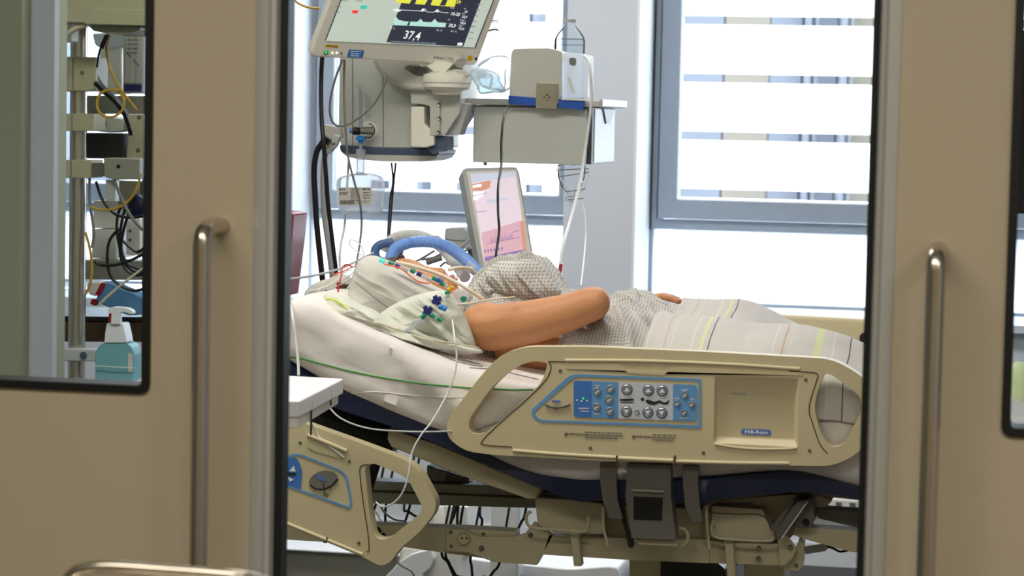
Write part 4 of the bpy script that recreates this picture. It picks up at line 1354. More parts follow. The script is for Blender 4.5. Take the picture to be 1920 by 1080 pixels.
b = B(); cyl(b, P(700, 245, YS - .03), P(672, 245, YS - .05), .011, .009, seg=22); obj('valve_body', b, 'screw_steel', flow)
b = B(); lathe(b, P(675, 246, YS - .052), P(655, 245, YS - .062) - P(675, 246, YS - .052), [(0, 0), (.009, 0), (.0105, .004), (.0105, .016), (.0095, .02), (0, .021)], 18); obj('knob', b, 'black_plastic', flow)
b = B(); q_ = P(659, 245.5, YS - .066); cyl(b, q_, q_ + V3(-.004, -.002, 0), .0065, seg=16); obj('knob_cap', b, 'connector_blue', flow)
b = B(); lathe(b, P(676.5, 254, YS - .05), (0, 0, -1), [(0, 0), (.006, 0), (.013, .006), (.0135, .012), (.007, .014), (.006, .022), (0, .022)], 10); obj('connector', b, 'connector_blue', flow, label='blue hose connector')
text2('scale_number', '2', PY(YS), 691.5, 217, 3.4, 'ink', flow, .001)
text2('scale_number', '1', PY(YS), 689, 244, 3, 'ink', flow, .014)

# humidifier bottle hanging below the flowmeter
YBt = YS - .05
bot = thing('humidifier_bottle', 'translucent flat water bottle with grey label hanging below the flowmeter', 'bottle', P(672, 404, YBt))
b = B(); lathe(b, P(676.5, 272, YBt), (0, 0, -1), [(0, 0), (.004, 0), (.004, .010), (.0125, .011), (.0125, .030), (.0105, .032), (.0105, .072), (.019, .080)], 24); obj('neck', b, 'milky_plastic', bot)
b = B(); prism(b, PY(YBt - .028), rnd([(632, 333), (655, 326), (688, 325), (710, 332), (714, 345), (713, 388), (706, 401), (692, 403), (682, 398), (664, 398), (655, 403), (641, 401), (631, 390), (629, 345)], [8, 6, 6, 8, 6, 8, 8, 4, 4, 4, 4, 8, 8, 6], 5), -.05, 0)
obj('bottle_body', clean(b), 'milky_plastic', bot, bev=.009, seg=4)
pb = PY(YBt - .0285)
b = B(); prism(b, pb, [(634.5, 351), (697, 351), (697, 385), (634.5, 385)], 0, .0006); obj('label_sheet', b, 'label_paper', bot, flat=True)
small_lines(658, 353.5, 18, 8, 3.0, parent=bot, pl=pb, c=.0012, m='ink_soft', h=1.4, seed=2, slope=0)
small_lines(636, 354, 14, 1, 3.0, parent=bot, pl=pb, c=.0012, m='ink', h=2.2, seed=3, slope=0)
small_lines(637, 360, 17, 2, 3.2, parent=bot, pl=pb, c=.0012, m='ink', h=1.5, seed=4, slope=0)
small_lines(679, 353.5, 17, 1, 3, parent=bot, pl=pb, c=.0012, m='ink', h=2.4, seed=6, slope=0)
small_lines(681, 360, 14, 3, 5, parent=bot, pl=pb, c=.0012, m='ink_soft', h=2.6, seed=8, slope=0)
small_lines(668, 376, 28, 2, 3, parent=bot, pl=pb, c=.0012, m='ink_soft', h=1.2, seed=9, slope=0)
b = B(); rr_ = random.Random(4); xq = 638.
while xq < 664:
    w_ = rr_.uniform(.5, 1.5); prism(b, pb, [(xq, 375.5), (xq + w_, 375.5), (xq + w_, 383), (xq, 383)], .0008, .0012); xq += w_ + rr_.uniform(.6, 1.3)
obj('bar_code', b, 'ink', bot, flat=True)

# ================================================================== PATIENT MONITOR
D0 = 5.95
o_ = P(583, 104, D0)
right, up_, back_ = MC @ V3(1, 0, 0), MC @ V3(0, 1, 0), MC @ V3(0, 0, 1)      # back_ points to the viewer
Wv = right * .997 - up_ * .077 - back_ * .50
Uv = right * .353 + up_ * .935 + back_ * .56
plM = Plane(o_, Wv, Uv)
mon = thing('patient_monitor', 'large off-white patient monitor showing curves and the number 37,4', 'monitor', plM.hit(737, 110))
mo = [(581, 92), (625, -22), (640, -60), (668, -130), (690, -185), (990, -175), (945, -40), (893, 124), (760, 112), (584, 106)]
k_out = [(579, 107), (690, -190), (1005, -176), (893, 124)]
b = B(); prism(b, plM, rnd(k_out, [14, 16, 16, 10], 8), -.026, 0); obj('housing', clean(b), 'cream_plastic', mon, bev=.006, seg=4)
scr = [(609, 76), (702, -165), (985, -154), (891, 90)]
b = B(); prism(b, plM, rnd(scr, 3, 4), -.002, .0012); obj('screen_frame', clean(b), 'blue_grey_plastic', mon)
scr2 = [(611, 76), (703, -163), (983, -152), (889, 88.5)]
b = B(); prism(b, plM, scr2, .0, .0020); obj('screen', b, 'screen_pale', mon, flat=True)
def on(name, poly, m, c, parent=mon, pl=plM):
    b = B(); prism(b, pl, poly, c - .0004, c); return obj(name, b, m, parent, flat=True)
on('trend_window', [(724, 78), (815, -160), (960, -154), (868, 86.5)], 'screen_dark', .0024)
on('curve_block', [(742, 6), (747, -8), (856, -6), (852, 12), (744, 4)], 'screen_yellow', .003)
for a in (770, 800, 828): on('curve_notch', [(a - 5, 9), (a + 4, -6), (a + 12, -6), (a + 6, 9.5)], 'screen_dark', .0034)
def curve(pts, m, r=.0007, c=.0032):
    b = B(); tube(b, [plM.hit(*p) + plM.n * c for p in pts], r, seg=6, n=4, smooth=False); return obj('waveform', b, m, mon)
curve([(737, 18), (745, 17), (775, 19), (783, 19), (790, 20), (796, 15), (800, 21), (812, 22), (820, 17), (826, 22), (840, 23)], 'screen_white')
on('waveform_fill', [(737, 46), (739, 36), (742, 30), (746, 36), (758, 39), (782, 40), (788, 34), (793, 40), (808, 41), (815, 34), (820, 41), (836, 42), (834, 50)], 'screen_cyan', .0032)
on('waveform_fill', [(738, 19), (745, 16), (752, 19), (746, 21)], 'screen_white', .0034)
on('waveform_fill', [(788, 20), (792, 14), (797, 20)], 'screen_white', .0034); on('waveform_fill', [(815, 21), (819, 16), (823, 22)], 'screen_white', .0034)
on('waveform_gap', [(762, 46), (766, 39), (769, 39), (766, 47)], 'screen_dark', .0036)
T_ = lambda s, a, c_, h, m='screen_white', **k: text2('screen_text', s, plM, a, c_, h, m, mon, .0034, **k)
T_('37,4', 772, 66, 15, stretch=.8, bold=.02)
T_('10-20', 853, 25.5, 6, bold=.03, stretch=.85); T_('30,0', 847, 47, 6, bold=.03, stretch=.85); T_('39', 859, 3, 6, 'screen_yellow', bold=.03)
T_('33', 873, 21, 4, bold=.03); T_('327', 870, 31, 4.4, bold=.03); T_('18,6', 867, 42, 4.4, bold=.03); T_('15,6', 864, 52.5, 4.4, bold=.03)
T_('MV%', 847, 14, 2.4); T_('PIP', 841, 36, 2.4); T_('AF', 871, 15, 2.4); T_('VTe', 868, 25, 2.4); T_('Pmean', 866, 36.5, 2.4); T_('PEEP', 863, 47, 2.4); T_('Ta °C', 735, 52, 3); T_('Tb °C', 823, 56, 3); T_('ΔT °C', 850, 58, 3)
for k in range(9):
    a = 733 + k * 9.5; on('soft_key', [(a, 75.5 + k * .35), (a + 8, 75.9 + k * .35), (a + 6.5, 80.5 + k * .35), (a - 1.5, 80 + k * .35)], 'screen_grey', .003)
on('soft_key', [(858, 79), (867, 79.4), (865.5, 84.5), (856.5, 84)], 'screen_white', .003)
on('status_block', [(676, 9), (688.5, 9.4), (686.5, 16), (674.5, 15.6)], 'screen_teal', .003)
on('status_block', [(660.5, 18), (671.5, 18.6), (669.5, 24), (659, 23.5)], 'screen_red', .003)
for a, c_ in ((885, 6), (883, 17), (880, 28), (877.5, 38), (875, 48), (872, 59), (870, 70), (640, 0), (668, 0), (628, 11), (625, 21)):
    on('menu_line', [(a + 8, c_), (a + 16, c_ + .4), (a + 15.6, c_ + 1.6), (a + 7.6, c_ + 1.2)] if a > 800 else [(a, c_), (a + 12, c_ + .4), (a + 11.6, c_ + 1.5), (a - .4, c_ + 1.1)], 'screen_grey', .0026)
on('yellow_sticker', [(610, 83.5), (635, 84.5), (634, 89), (608.5, 88)], 'connector_yellow', .0008)
text2('sticker_text', 'OCT120', plM, 622, 86.4, 3.2, 'ink', mon, .0012, stretch=1.1, bold=.03)
on('blue_sticker', [(654, 92.5), (682.5, 94.5), (680, 108.5), (650.5, 106.8)], 'deep_blue_print', .0008)
small_lines(657, 95.5, 20, 3, 4, parent=mon, pl=plM, c=.0014, m='screen_ice', h=1.1, seed=6)
for (a, c_, r, m_) in ((611, 99, .0062, 'connector_green'), (611, 98, .0028, 'lamp_green'), (623, 99, .0026, 'led_white'), (631.5, 99, .0026, 'led_white'), (640, 99.7, .0026, 'charcoal_metal'), (892.5, 110, .0035, 'ink')):
    b = B(); p = plM.hit(a, c_); cyl(b, p - plM.n * .001, p + plM.n * (.0012 if r > .005 else .002), r, seg=20); obj('front_button', b, m_, mon)
text2('model_text', 'Infinity', plM, 822, 108, 4.6, 'ink', mon, .0008, slant=.15)
text2('model_text', 'C700', plM, 841, 109.3, 4.6, 'ink_soft', mon, .0008, slant=.15)
on('warning_sticker', [(877.5, 104), (886, 104.5), (885, 114), (876, 113.4)], 'connector_yellow', .0008)
text2('sticker_text', '!', plM, 881, 109.3, 5, 'ink', mon, .0012)
b = B(); p = plM.hit(860, 113.5); lathe(b, p, plM.n, [(0, -.002), (.0165, -.002), (.0165, .010), (.0155, .0125), (.0140, .0135), (.010, .0128), (0, .0132)], 40); obj('rotary_knob', b, 'device_beige', mon)
line('monitor_bracket', [(708, 112, 6.20), (716, 128, 6.20), (735, 148, 6.20), (765, 160, 6.19), (800, 163, 6.19)], .012, 'device_beige', mon, seg=14)
soft('bracket_arm', [(700, 110), (790, 120), (800, 140), (812, 150), (795, 168), (760, 160), (730, 145), (712, 125)], 'device_beige', 6.18, .03, mon, r=8)
soft('bracket_web', [(775, 108), (850, 118), (832, 138), (822, 133), (816, 136), (790, 116)], 'cream_plastic', 6.15, .02, mon, r=3)
soft('bracket_slot', [(765, 122), (802, 126), (802, 142), (780, 142), (757, 128)], 'charcoal_metal', 6.178, .01, mon, r=3)
jt = P(838, 152, 6.19)
b = B(); lathe(b, jt + V3(0, 0, .030), (0, 0, -1), [(0, 0), (.030, .001), (.048, .010), (.062, .014), (.064, .022), (.064, .034), (.061, .037), (.061, .046), (.054, .052), (.04, .055), (.036, .066), (0, .066)], 40); obj('swivel_joint', b, 'cream_plastic', mon)
soft('swivel_link', [(850, 129), (872, 131), (880, 142), (850, 148), (836, 138)], 'device_beige', 6.16, .03, mon, r=5)

# ================================================================== SHELF WITH DRAWER
YE = 6.30
xr = lambda px, Y: P(px, 200, Y).x
shelf = thing('ceiling_shelf', 'grey ceiling pendant shelf with closed drawer box under it', 'shelf', P(1000, 305, YE))
dX0, dX1 = xr(889, YE), xr(1112, YE)
zT, zB = P(990, 199, YE).z, P(990, 305, YE).z
wide = .36
b = B(); box(b, (dX0, YE, zB), (dX1, YE + wide, zT)); obj('drawer_box', b, 'unit_greige', shelf, bev=.002)
b = B(); box(b, (dX0 + .002, YE - .014, zB - .002), (dX1 - .012, YE, zT - .003)); df = obj('drawer_front', b, 'unit_greige', shelf, bev=.0015)
b = B(); box(b, (dX1 - .011, YE - .010, zB), (dX1 + .0, YE + .004, zT - .004)); obj('front_edge', b, 'window_frame_dark', shelf)
b = B(); box(b, (dX1 + .0005, YE + .02, zB + .004), (dX1 + .003, YE + wide - .02, zT - .004)); obj('side_panel', b, 'bright_white_plastic', shelf)
sX0 = xr(872, YE)
zp = P(1120, 183, YE).z; zq = P(1120, 196, YE).z
b = B(); box(b, (sX0, YE - .03, zT + .001), (dX1 + .025, YE + wide + .02, zT + .018)); obj('shelf_board', b, 'device_beige', shelf, bev=.003)
b = B(); box(b, (dX1 + .022, YE - .028, zT + .003), (dX1 + .030, YE + wide + .018, zT + .022)); obj('side_rail', b, 'brushed_aluminium', shelf, bev=.002)
b = B(); prism(b, Plane((dX1 + .004, 0, 0), (0, 1, 0), (0, 0, 1)), [[(YE + .10, zT), (YE + .24, zT), (YE + .21, zT - .045), (YE + .15, zT - .045)]] if False else [P(1120, 196, YE)] and [(1, 1), (2, 2), (3, 1)], 0, .001) if False else None
b = B(); q_ = [(YE + .13, zT - .003), (YE + .31, zT - .003), (YE + .24, zT - .042), (YE + .18, zT - .042)]
plS = Plane((dX1 + .003, 0, 0), (0, 1, 0), (0, 0, 1)); prism2(b, plS, [q_], 0, .004); obj('grip_recess', b, 'charcoal_metal', shelf)
for a in (910, 1075):
    b = B(); p = P(a, 306, YE + .02); cyl(b, p + V3(0, 0, .004), p - V3(0, 0, .006), .005, seg=12); obj('foot_screw', b, 'screw_steel', shelf)
b = B(); box(b, (xr(852, 6.5), YE + .16, zT + .001), (xr(887, 6.5), YE + .24, 2.98)); obj('hanger_column', b, 'device_beige', shelf, bev=.004)

b = B(); box(b, (xr(822, YE), YE - .03, zT + .001), (sX0, YE - .005, zT + .018)); obj('board_bracket', b, 'device_beige', shelf, bev=.003)
# pump on the shelf
YQ = 6.26
pump = thing('feeding_pump', 'beige box pump with blue base and clear container standing on the shelf', 'medical pump', P(1030, 203, YQ))
soft('body', [(954, 192), (958, 100), (963, 91), (1030, 90), (1054, 97), (1050, 196)], 'device_beige', YQ, .11, pump, r=[2, 8, 6, 8, 6, 2], bev=.006)
soft('blue_base', [(953, 179), (1004, 183), (1004, 199), (953, 195)], 'royal_blue', YQ - .003, .115, pump, r=1.5, bev=.001)
soft('blue_base', [(1047, 185), (1095, 188), (1093, 206), (1047, 202)], 'royal_blue', YQ - .003, .115, pump, r=1.5, bev=.001)
soft('front_plate', [(1006, 155), (1045, 156), (1044, 204), (1004, 203)], 'satin_steel', YQ - .010, .012, pump, r=1, bev=.001)
for a, c_ in ((1025.5, 178), (1020.5, 182.5), (1030.5, 183), (1026, 187.5)):
    b = B(); p = P(a, c_, YQ - .010); cyl(b, p + V3(0, .002, 0), p - V3(0, .0008, 0), .0023, seg=12); obj('hole', b, 'ink', pump)
soft('clear_container', [(1053, 104), (1058, 98), (1096, 101), (1103, 106), (1101, 184), (1054, 184)], 'milky_plastic', YQ, .09, pump, r=[4, 5, 5, 4, 3, 3], bev=.005)
soft('inner_rotor', [(1066, 108), (1080, 108), (1079, 124), (1068, 122)], 'grey_cable', YQ - .002, .02, pump, r=5)
line('inner_hose', [(1067, 145, YQ - .004), (1071, 160, YQ - .004), (1076, 175, YQ - .004)], .004, 'white_plastic', pump)
line('carry_rail', [(1053, 186, YQ - .006), (1080, 187, YQ - .006), (1100, 188, YQ - .006)], .0025, 'white_plastic', pump)
# glass bottle behind it
gb = thing('infusion_bottle', 'clear glass bottle half full of water standing behind the pump', 'bottle', P(1067, 190, YQ + .18))
bp_ = P(1066, 190, YQ + .18); m_ = 1 / (P(1067, 100, YQ + .18).x - P(1066, 100, YQ + .18).x); s_ = 1 / m_
H_ = lambda py: (P(1066, py, YQ + .18) - bp_).z
prof = [(0, 0), (26 * s_, 0), (28.5 * s_, .006), (28.8 * s_, H_(80)), (27.5 * s_, H_(72)), (22 * s_, H_(62)), (12 * s_, H_(50)), (8.5 * s_, H_(46)), (8.5 * s_, H_(42)), (11 * s_, H_(41)), (11 * s_, H_(38)), (0, H_(37.5))]
b = B(); lathe(b, bp_, (0, 0, 1), prof, 40); obj('glass_body', b, 'thin_glass', gb)
b = B(); lathe(b, bp_, (0, 0, 1), [(0, .003), (27 * s_, .003), (27.4 * s_, H_(80)), (27 * s_, H_(73)), (0, H_(72.6))], 40); obj('water', b, 'thin_glass', gb)
for py_, rr in ((73, 27.6), (84, 29)):
    b = B(); tube(b, [bp_ + V3(math.cos(t) * rr * s_, math.sin(t) * rr * s_, H_(py_)) for t in [2 * PI * i / 28 for i in range(28)]], .0006, seg=6, closed=True, smooth=False); obj('level_line', b, 'grey_cable', gb)
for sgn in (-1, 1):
    b = B(); tube(b, [bp_ + V3(sgn * r * s_, 0, H_(py_)) for r, py_ in ((8.5, 46), (12, 50), (22, 62), (27.7, 72), (29, 82), (29, 100))], .0008, seg=6); obj('glass_glint', b, 'bright_white_plastic', gb)  # white lines paint the highlights down both sides of the bottle
b = B(); lathe(b, bp_ + V3(0, 0, H_(42)), (0, 0, 1), [(0, 0), (11.3 * s_, 0), (11.3 * s_, H_(36.5) - H_(42)), (0, H_(36.5) - H_(42))], 28); obj('cap', b, 'light_grey_cable', gb)
# mask and film lying on the shelf
b = B(); puffy(b, PY(6.22), [(890, 128), (915, 130), (935, 140), (938, 152), (948, 172), (925, 174), (900, 176), (893, 160), (880, 140)], .03, fold=.008, fs=30, seed=3)
mk = obj('breathing_mask', b, 'milky_blue_plastic', None); tag(mk, 'pale blue translucent breathing mask lying on the shelf beside the monitor', 'mask')
b = B(); puffy(b, PY(6.34), [(895, 125), (915, 108), (935, 103), (953, 108), (956, 140), (955, 168), (930, 170), (900, 160)], .04, fold=.014, fs=34, seed=8)
fb_ = obj('plastic_bag', b, 'thin_plastic', None); tag(fb_, 'crumpled clear plastic bag between the monitor and the pump', 'bag')

# drip chamber and tubes hanging below the shelf
dr = thing('drip_chamber', 'clear drip chamber with clips hanging below the right end of the shelf', 'drip chamber', P(1072, 378, 6.2))
b = B(); lathe(b, P(1072, 309, 6.2), (0, 0, -1), [(0, 0), (.034, 0), (.037, .004), (.036, .030), (.026, .058), (.010, .072), (.009, .082), (.014, .084), (.014, .094), (.004, .096), (.003, .11), (0, .11)], 32); obj('chamber', b, 'thin_glass', dr)
for (a, c_, e_, f_) in ((1043, 319, 1104, 316), (1045, 332, 1104, 323), (1059, 360, 1098, 354), (1065, 374, 1094, 372)):
    b = B(); tube(b, [P(a, c_, 6.16), P(e_, f_, 6.16)], .0016, seg=6); obj('clip_wire', b, 'grey_cable', dr)
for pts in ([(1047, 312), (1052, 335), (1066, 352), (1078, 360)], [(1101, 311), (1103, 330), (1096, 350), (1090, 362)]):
    b = B(); tube(b, [P(a, c_, 6.17) for a, c_ in pts], .0012, seg=6); obj('chamber_glint', b, 'bright_white_plastic', dr)  # white lines paint highlights on the clear chamber wall

def hose(name, label, cat, pts, r, m, group=None, seg=10, n=8, corr=False, **k):
    b = B(); W_ = [P(*p) for p in pts]
    corrugated(b, W_, r, **k) if corr else tube(b, W_, r, seg=seg, n=n)
    o = obj(name, b, m, None)
    return tag(o, label, cat, group)
hose('infusion_tube', 'thick clear white tube running from the pump down in front of the pier', 'tube', [(1096, 105, 6.22), (1104, 115, 6.2), (1107, 140, 6.18), (1109, 185, 6.18), (1105, 225, 6.18), (1096, 290, 6.17), (1086, 350, 6.1), (1070, 410, 6.0), (1056, 460, 5.9), (1048, 515, 5.85), (1044, 535, 5.8)], .0042, 'white_tube', 'white tubes below the shelf')
hose('infusion_tube', 'thin white tube hanging straight down beside the pier from the drip chamber', 'tube', [(1090, 376, 6.18), (1096, 400, 6.15), (1098, 440, 6.1), (1094, 490, 6.0), (1089, 535, 5.9)], .0024, 'white_tube', 'white tubes below the shelf')
b = B(); tube(b, [P(1052, 497, 5.866), P(1050, 511, 5.85)], .0050, seg=10); o = obj('tube_marker', b, 'red_plastic', None); tag(o, 'small dark red sleeve on the white tube near the gown', 'tube sleeve')
hose('power_cable', 'thin black cable hanging from the pump across the pink display', 'cable', [(957, 198, 6.2), (949, 206, 6.15), (943, 230, 6.1), (940, 270, 6.05), (940, 310, 6.0), (934, 350, 5.9), (934, 400, 5.85), (936, 430, 5.84), (931, 470, 5.82), (928, 492, 5.8)], .0032, 'black_cable')

# ================================================================== BEDSIDE VENTILATOR (pink display, column, foot)
YV = 6.15
vent = thing('ventilator', 'bedside ventilator with tilted pink display and white column behind the patient', 'ventilator', V3(P(940, 700, 6.35).x, 6.4, 0))
rt, upv, bk = right, up_, back_
Wd = rt * .985 + up_ * .06 - bk * .25
Ud = rt * -.20 + up_ * .97 - bk * .30
plV = Plane(P(905, 500, YV), Wd, Ud)
b = B(); prism(b, plV, rnd([(867, 318), (874, 313), (969, 311), (974, 320), (1008, 520), (905, 524)], [4, 6, 8, 8, 4, 4], 5), -.06, -.004); hs = obj('display_housing', clean(b), 'light_grey_cable', vent, bev=.006)
b = B(); prism(b, plV, rnd([(874, 321), (970, 317), (1004, 516), (912, 522)], [3, 6, 4, 4], 5), -.004, 0); obj('front_bezel', clean(b), 'white_plastic', vent, bev=.002)
def onv(name, poly, m, c): return on(name, poly, m, c, hs, plV)
onv('screen', [(882, 326), (966, 322), (988, 473), (908, 490)], 'screen_pink', .0008)
onv('screen_header', [(882, 326), (966, 322), (967.5, 331), (884, 343)], 'screen_ice', .0012)
onv('screen_field', [(902, 437), (983, 412), (987, 466), (908, 484)], 'screen_rose', .0012)
onv('screen_field', [(975, 417), (982, 415), (987, 472), (981, 474)], 'screen_orange', .0016)
onv('screen_footer', [(908, 483), (987, 467), (988, 474), (909, 490)], 'screen_violet', .0016)
onv('screen_field', [(884, 346), (920, 338), (918, 352), (905, 358), (886, 358)], 'screen_orange', .0012)
onv('screen_field', [(886, 348), (902, 345), (903, 350), (886, 353)], 'screen_white', .0016)
onv('screen_field', [(887, 361), (908, 358), (906, 366), (896, 374), (888, 376)], 'screen_white', .0016)
onv('screen_field', [(912, 374), (950, 370), (951, 376), (913, 381)], 'screen_ice', .0012)
rr_ = random.Random(9)
b = B()
for k in range(14):
    a = 920 + k * 3.0; h_ = rr_.uniform(7, 17); prism(b, plV, [(a, 455 - k * .55), (a + 1.4, 454.8 - k * .55), (a + .8, 454 - k * .55 - h_)], .0014, .002)
obj('pressure_bars', b, 'screen_violet', hs, flat=True)
for k in range(6):
    a = 907.5 + k * 5.8 + (3 if k > 3 else 0); onv('value_mark', sm2([(a, 471 - k), (a + 1.6, 468 - k), (a + 3, 471 - k), (a + 2, 475.5 - k)], 4), 'screen_violet', .002)
for pts in ([(884, 368), (905, 364), (912, 362)], [(890, 398), (912, 396)], [(960, 436), (975, 432)], [(912, 458), (975, 445)]):
    b = B(); tube(b, [plV.hit(*p) + plV.n * .0018 for p in pts], .0007, seg=6); obj('screen_line', b, 'screen_violet', hs)
# column, grey arm joint, foot
b = B(); box(b, (P(960, 600, 6.42).x - .04, 6.38, .30), (P(960, 600, 6.42).x + .04, 6.46, 1.10)); obj('column', b, 'bright_white_plastic', vent, bev=.008)
b = B(); box(b, (P(960, 600, 6.42).x - .06, 6.32, 1.0), (P(960, 600, 6.42).x + .10, 6.50, 1.14)); obj('head_block', b, 'light_grey_cable', vent, bev=.015)
soft('foot', [(876, 1046), (920, 1052), (1060, 1066), (1078, 1066), (1140, 1061), (1158, 1064), (1161, 1085), (1150, 1140), (900, 1140), (880, 1080)], 'bright_white_plastic', 6.5, .4, vent, r=8, bev=.015)
b = B(); box(b, (P(900, 1140, 6.5).x, 6.53, .08), (P(1150, 1140, 6.5).x, 6.87, .2)); obj('foot_base', b, 'white_plastic', vent, bev=.02)
for dx in (.03, .30):
    for dy in (6.54, 6.86):
        b = B(); xx = P(900, 1140, 6.5).x + dx; cyl(b, (xx - .012, dy, .04), (xx + .012, dy, .04), .04, seg=20); obj('castor', b, 'charcoal_metal', vent)
# grey camera-like joint left of the display
jn = thing('support_arm', 'grey jointed support arm behind the blue breathing hose', 'support arm', P(850, 480, 6.3))
soft('arm_head', [(835, 428), (868, 427), (870, 431), (880, 436), (882, 468), (835, 462), (833, 445)], 'light_grey_cable', 6.28, .06, jn, r=4)
line('arm_seam', [(834, 448, 6.279), (858, 451, 6.279), (881, 450, 6.279)], .001, 'grey_cable', jn)
b = B(); tube(b, [P(808, 441, 6.26), P(816, 452, 6.25), P(832, 460, 6.24), P(850, 464, 6.24), P(868, 460, 6.24), P(880, 448, 6.24)], .0045, seg=10); obj('bent_bar', b, 'light_grey_cable', jn)
b = B(); tube(b, [P(812, 445, 6.26), P(822, 447, 6.25), P(834, 462, 6.25)], .006, seg=10); obj('bent_bar', b, 'light_grey_cable', jn)
soft('arm_post', [(855, 464), (866, 465), (866, 520), (856, 520)], 'charcoal_metal', 6.3, .03, jn, r=2)
soft('arm_post', [(876, 466), (890, 468), (896, 510), (880, 505)], 'charcoal_metal', 6.3, .03, jn, r=2)
for pts in ([(745, 499), (780, 490), (815, 470)], [(790, 487), (815, 482), (835, 470)], [(840, 488), (862, 476), (880, 466)], [(825, 500), (835, 492), (842, 496)]):
    line('rod', [(a, c_, 6.2) for a, c_ in pts], .003, 'grey_cable', jn)
line('connector_piece', [(800, 492, 6.2), (828, 483, 6.2)], .008, 'grey_cable', jn)

# ================================================================== BREATHING HOSES
hose('breathing_hose', 'thick blue corrugated breathing hose arching over the head to the chest', 'hose', [(732, 500, 5.44), (734, 480, 5.46), (745, 464, 5.48), (770, 455, 5.5), (800, 453, 5.5), (835, 461, 5.5), (865, 480, 5.48), (887, 500, 5.44), (908, 522, 5.40)], .0135, 'hose_blue', 'corrugated breathing hoses', corr=True)
hose('breathing_hose', 'pale grey corrugated breathing hose arching behind the blue one', 'hose', [(720, 470, 5.6), (728, 455, 5.6), (745, 444, 5.6), (765, 440, 5.6), (790, 443, 5.6), (815, 455, 5.6), (838, 475, 5.6), (858, 500, 5.55), (872, 520, 5.5)], .0125, 'hose_grey', 'corrugated breathing hoses', corr=True)
hose('breathing_hose', 'dark blue loop of breathing hose beside the white towel', 'hose', [(735, 455, 5.58), (715, 458, 5.56), (704, 468, 5.54), (706, 484, 5.52), (722, 492, 5.5), (742, 488, 5.5), (748, 474, 5.5), (744, 462, 5.52)], .0098, 'hose_blue_dark', 'corrugated breathing hoses', corr=True)
hose('tube_holder', 'beige rubber tube leading from the mouth to the blue hose', 'tube', [(842, 506, 5.28), (852, 503, 5.3), (870, 502, 5.33), (885, 506, 5.36), (898, 518, 5.38), (905, 526, 5.38)], .0042, 'beige_tube')
b = B(); tube(b, [P(876, 498, 5.42), P(892, 508, 5.42)], .012, seg=14); tube(b, [P(888, 498, 5.40), P(880, 508, 5.40)], .005, seg=10); o = obj('hose_connector', b, 'milky_plastic', None); tag(o, 'clear plastic connector clipped onto the end of the blue hose', 'connector')

# ================================================================== PILLOW, TOWELS
pil = B(); puffy(pil, PY(5.32), [(588, 562), (600, 549), (625, 545), (660, 548), (720, 575), (790, 610), (850, 632), (860, 650), (800, 650), (720, 622), (640, 588), (600, 575)], .16, rings=24, nb=110, fold=.012, fs=16, seed=21, crease=True)
pilo = obj('pillow', pil, 'cloth_greenish', None, angle=80); tag(pilo, 'flat pillow in a crumpled pale green white cover under the head', 'pillow')
def surf(name, label, cat, outline, Y, T, m, fold, fs, seed, d=(1, 0), group=None, back=.3, rings=40, nb=170, cr=True):
    b = B(); puffy(b, PY(Y), outline, T, rings=rings, nb=nb, fold=fold, fs=fs, seed=seed, direction=d, back=back, crease=cr)
    o = obj(name, b, m, None, angle=80); tag(o, label, cat, group); return o
low = surf('cover_cloth', 'pale green white cloth hanging from under the towel to the bare shoulder', 'cloth', [(700, 600), (760, 560), (830, 545), (862, 570), (876, 600), (893, 650), (880, 657), (845, 648), (790, 632), (730, 622)], 5.0, .035, 'cloth_greenish', .018, 26, 31, (.5, .86))
crm = surf('crumpled_cloth', 'crumpled pale green white cloth with a lime thread at the head end', 'cloth', [(604, 560), (615, 549), (640, 552), (665, 566), (700, 580), (735, 600), (770, 612), (800, 628), (850, 642), (895, 652), (905, 662), (860, 660), (800, 650), (740, 632), (700, 612), (660, 598), (635, 592), (612, 572)], 4.965, .05, 'cloth_greenish', .022, 30, 41, (.3, .95))
laid('lime_thread', [(612, 561), (625, 562), (640, 569), (652, 580)], .0020, 'stitch_lime', [crm], crm)
tow = surf('folded_towel', 'folded white towel standing in front of the head', 'towel', [(653, 572), (658, 530), (672, 492), (690, 480), (710, 481), (735, 494), (770, 510), (812, 534), (845, 550), (850, 560), (832, 588), (806, 606), (780, 602), (740, 592), (700, 590), (668, 580)], 5.12, .055, 'towel_white', .022, 11, 52, (.55, .85), back=.5)
def crease(par, pts, r=.0011, m='grey_cable', Y=5.0):
    return laid('fold_shade', pts, .0008, m, [par], par, lift=0)  # thin grey line draws the shade in the cloth fold
crease(tow, [(666, 528), (690, 548), (720, 572), (750, 590), (780, 600)])
fl = laid('feeding_line', [(700, 604), (740, 617), (780, 628), (820, 640), (860, 647), (900, 654)], .0020, 'cream_cable', [crm, sheet, low, tow], None, .0015); tag(fl, 'long thin cream line lying along the crumpled cloth', 'tube')
laid('lime_hem', [(900, 656), (920, 665), (940, 674)], .0010, 'stitch_lime', [sheet], sheet)

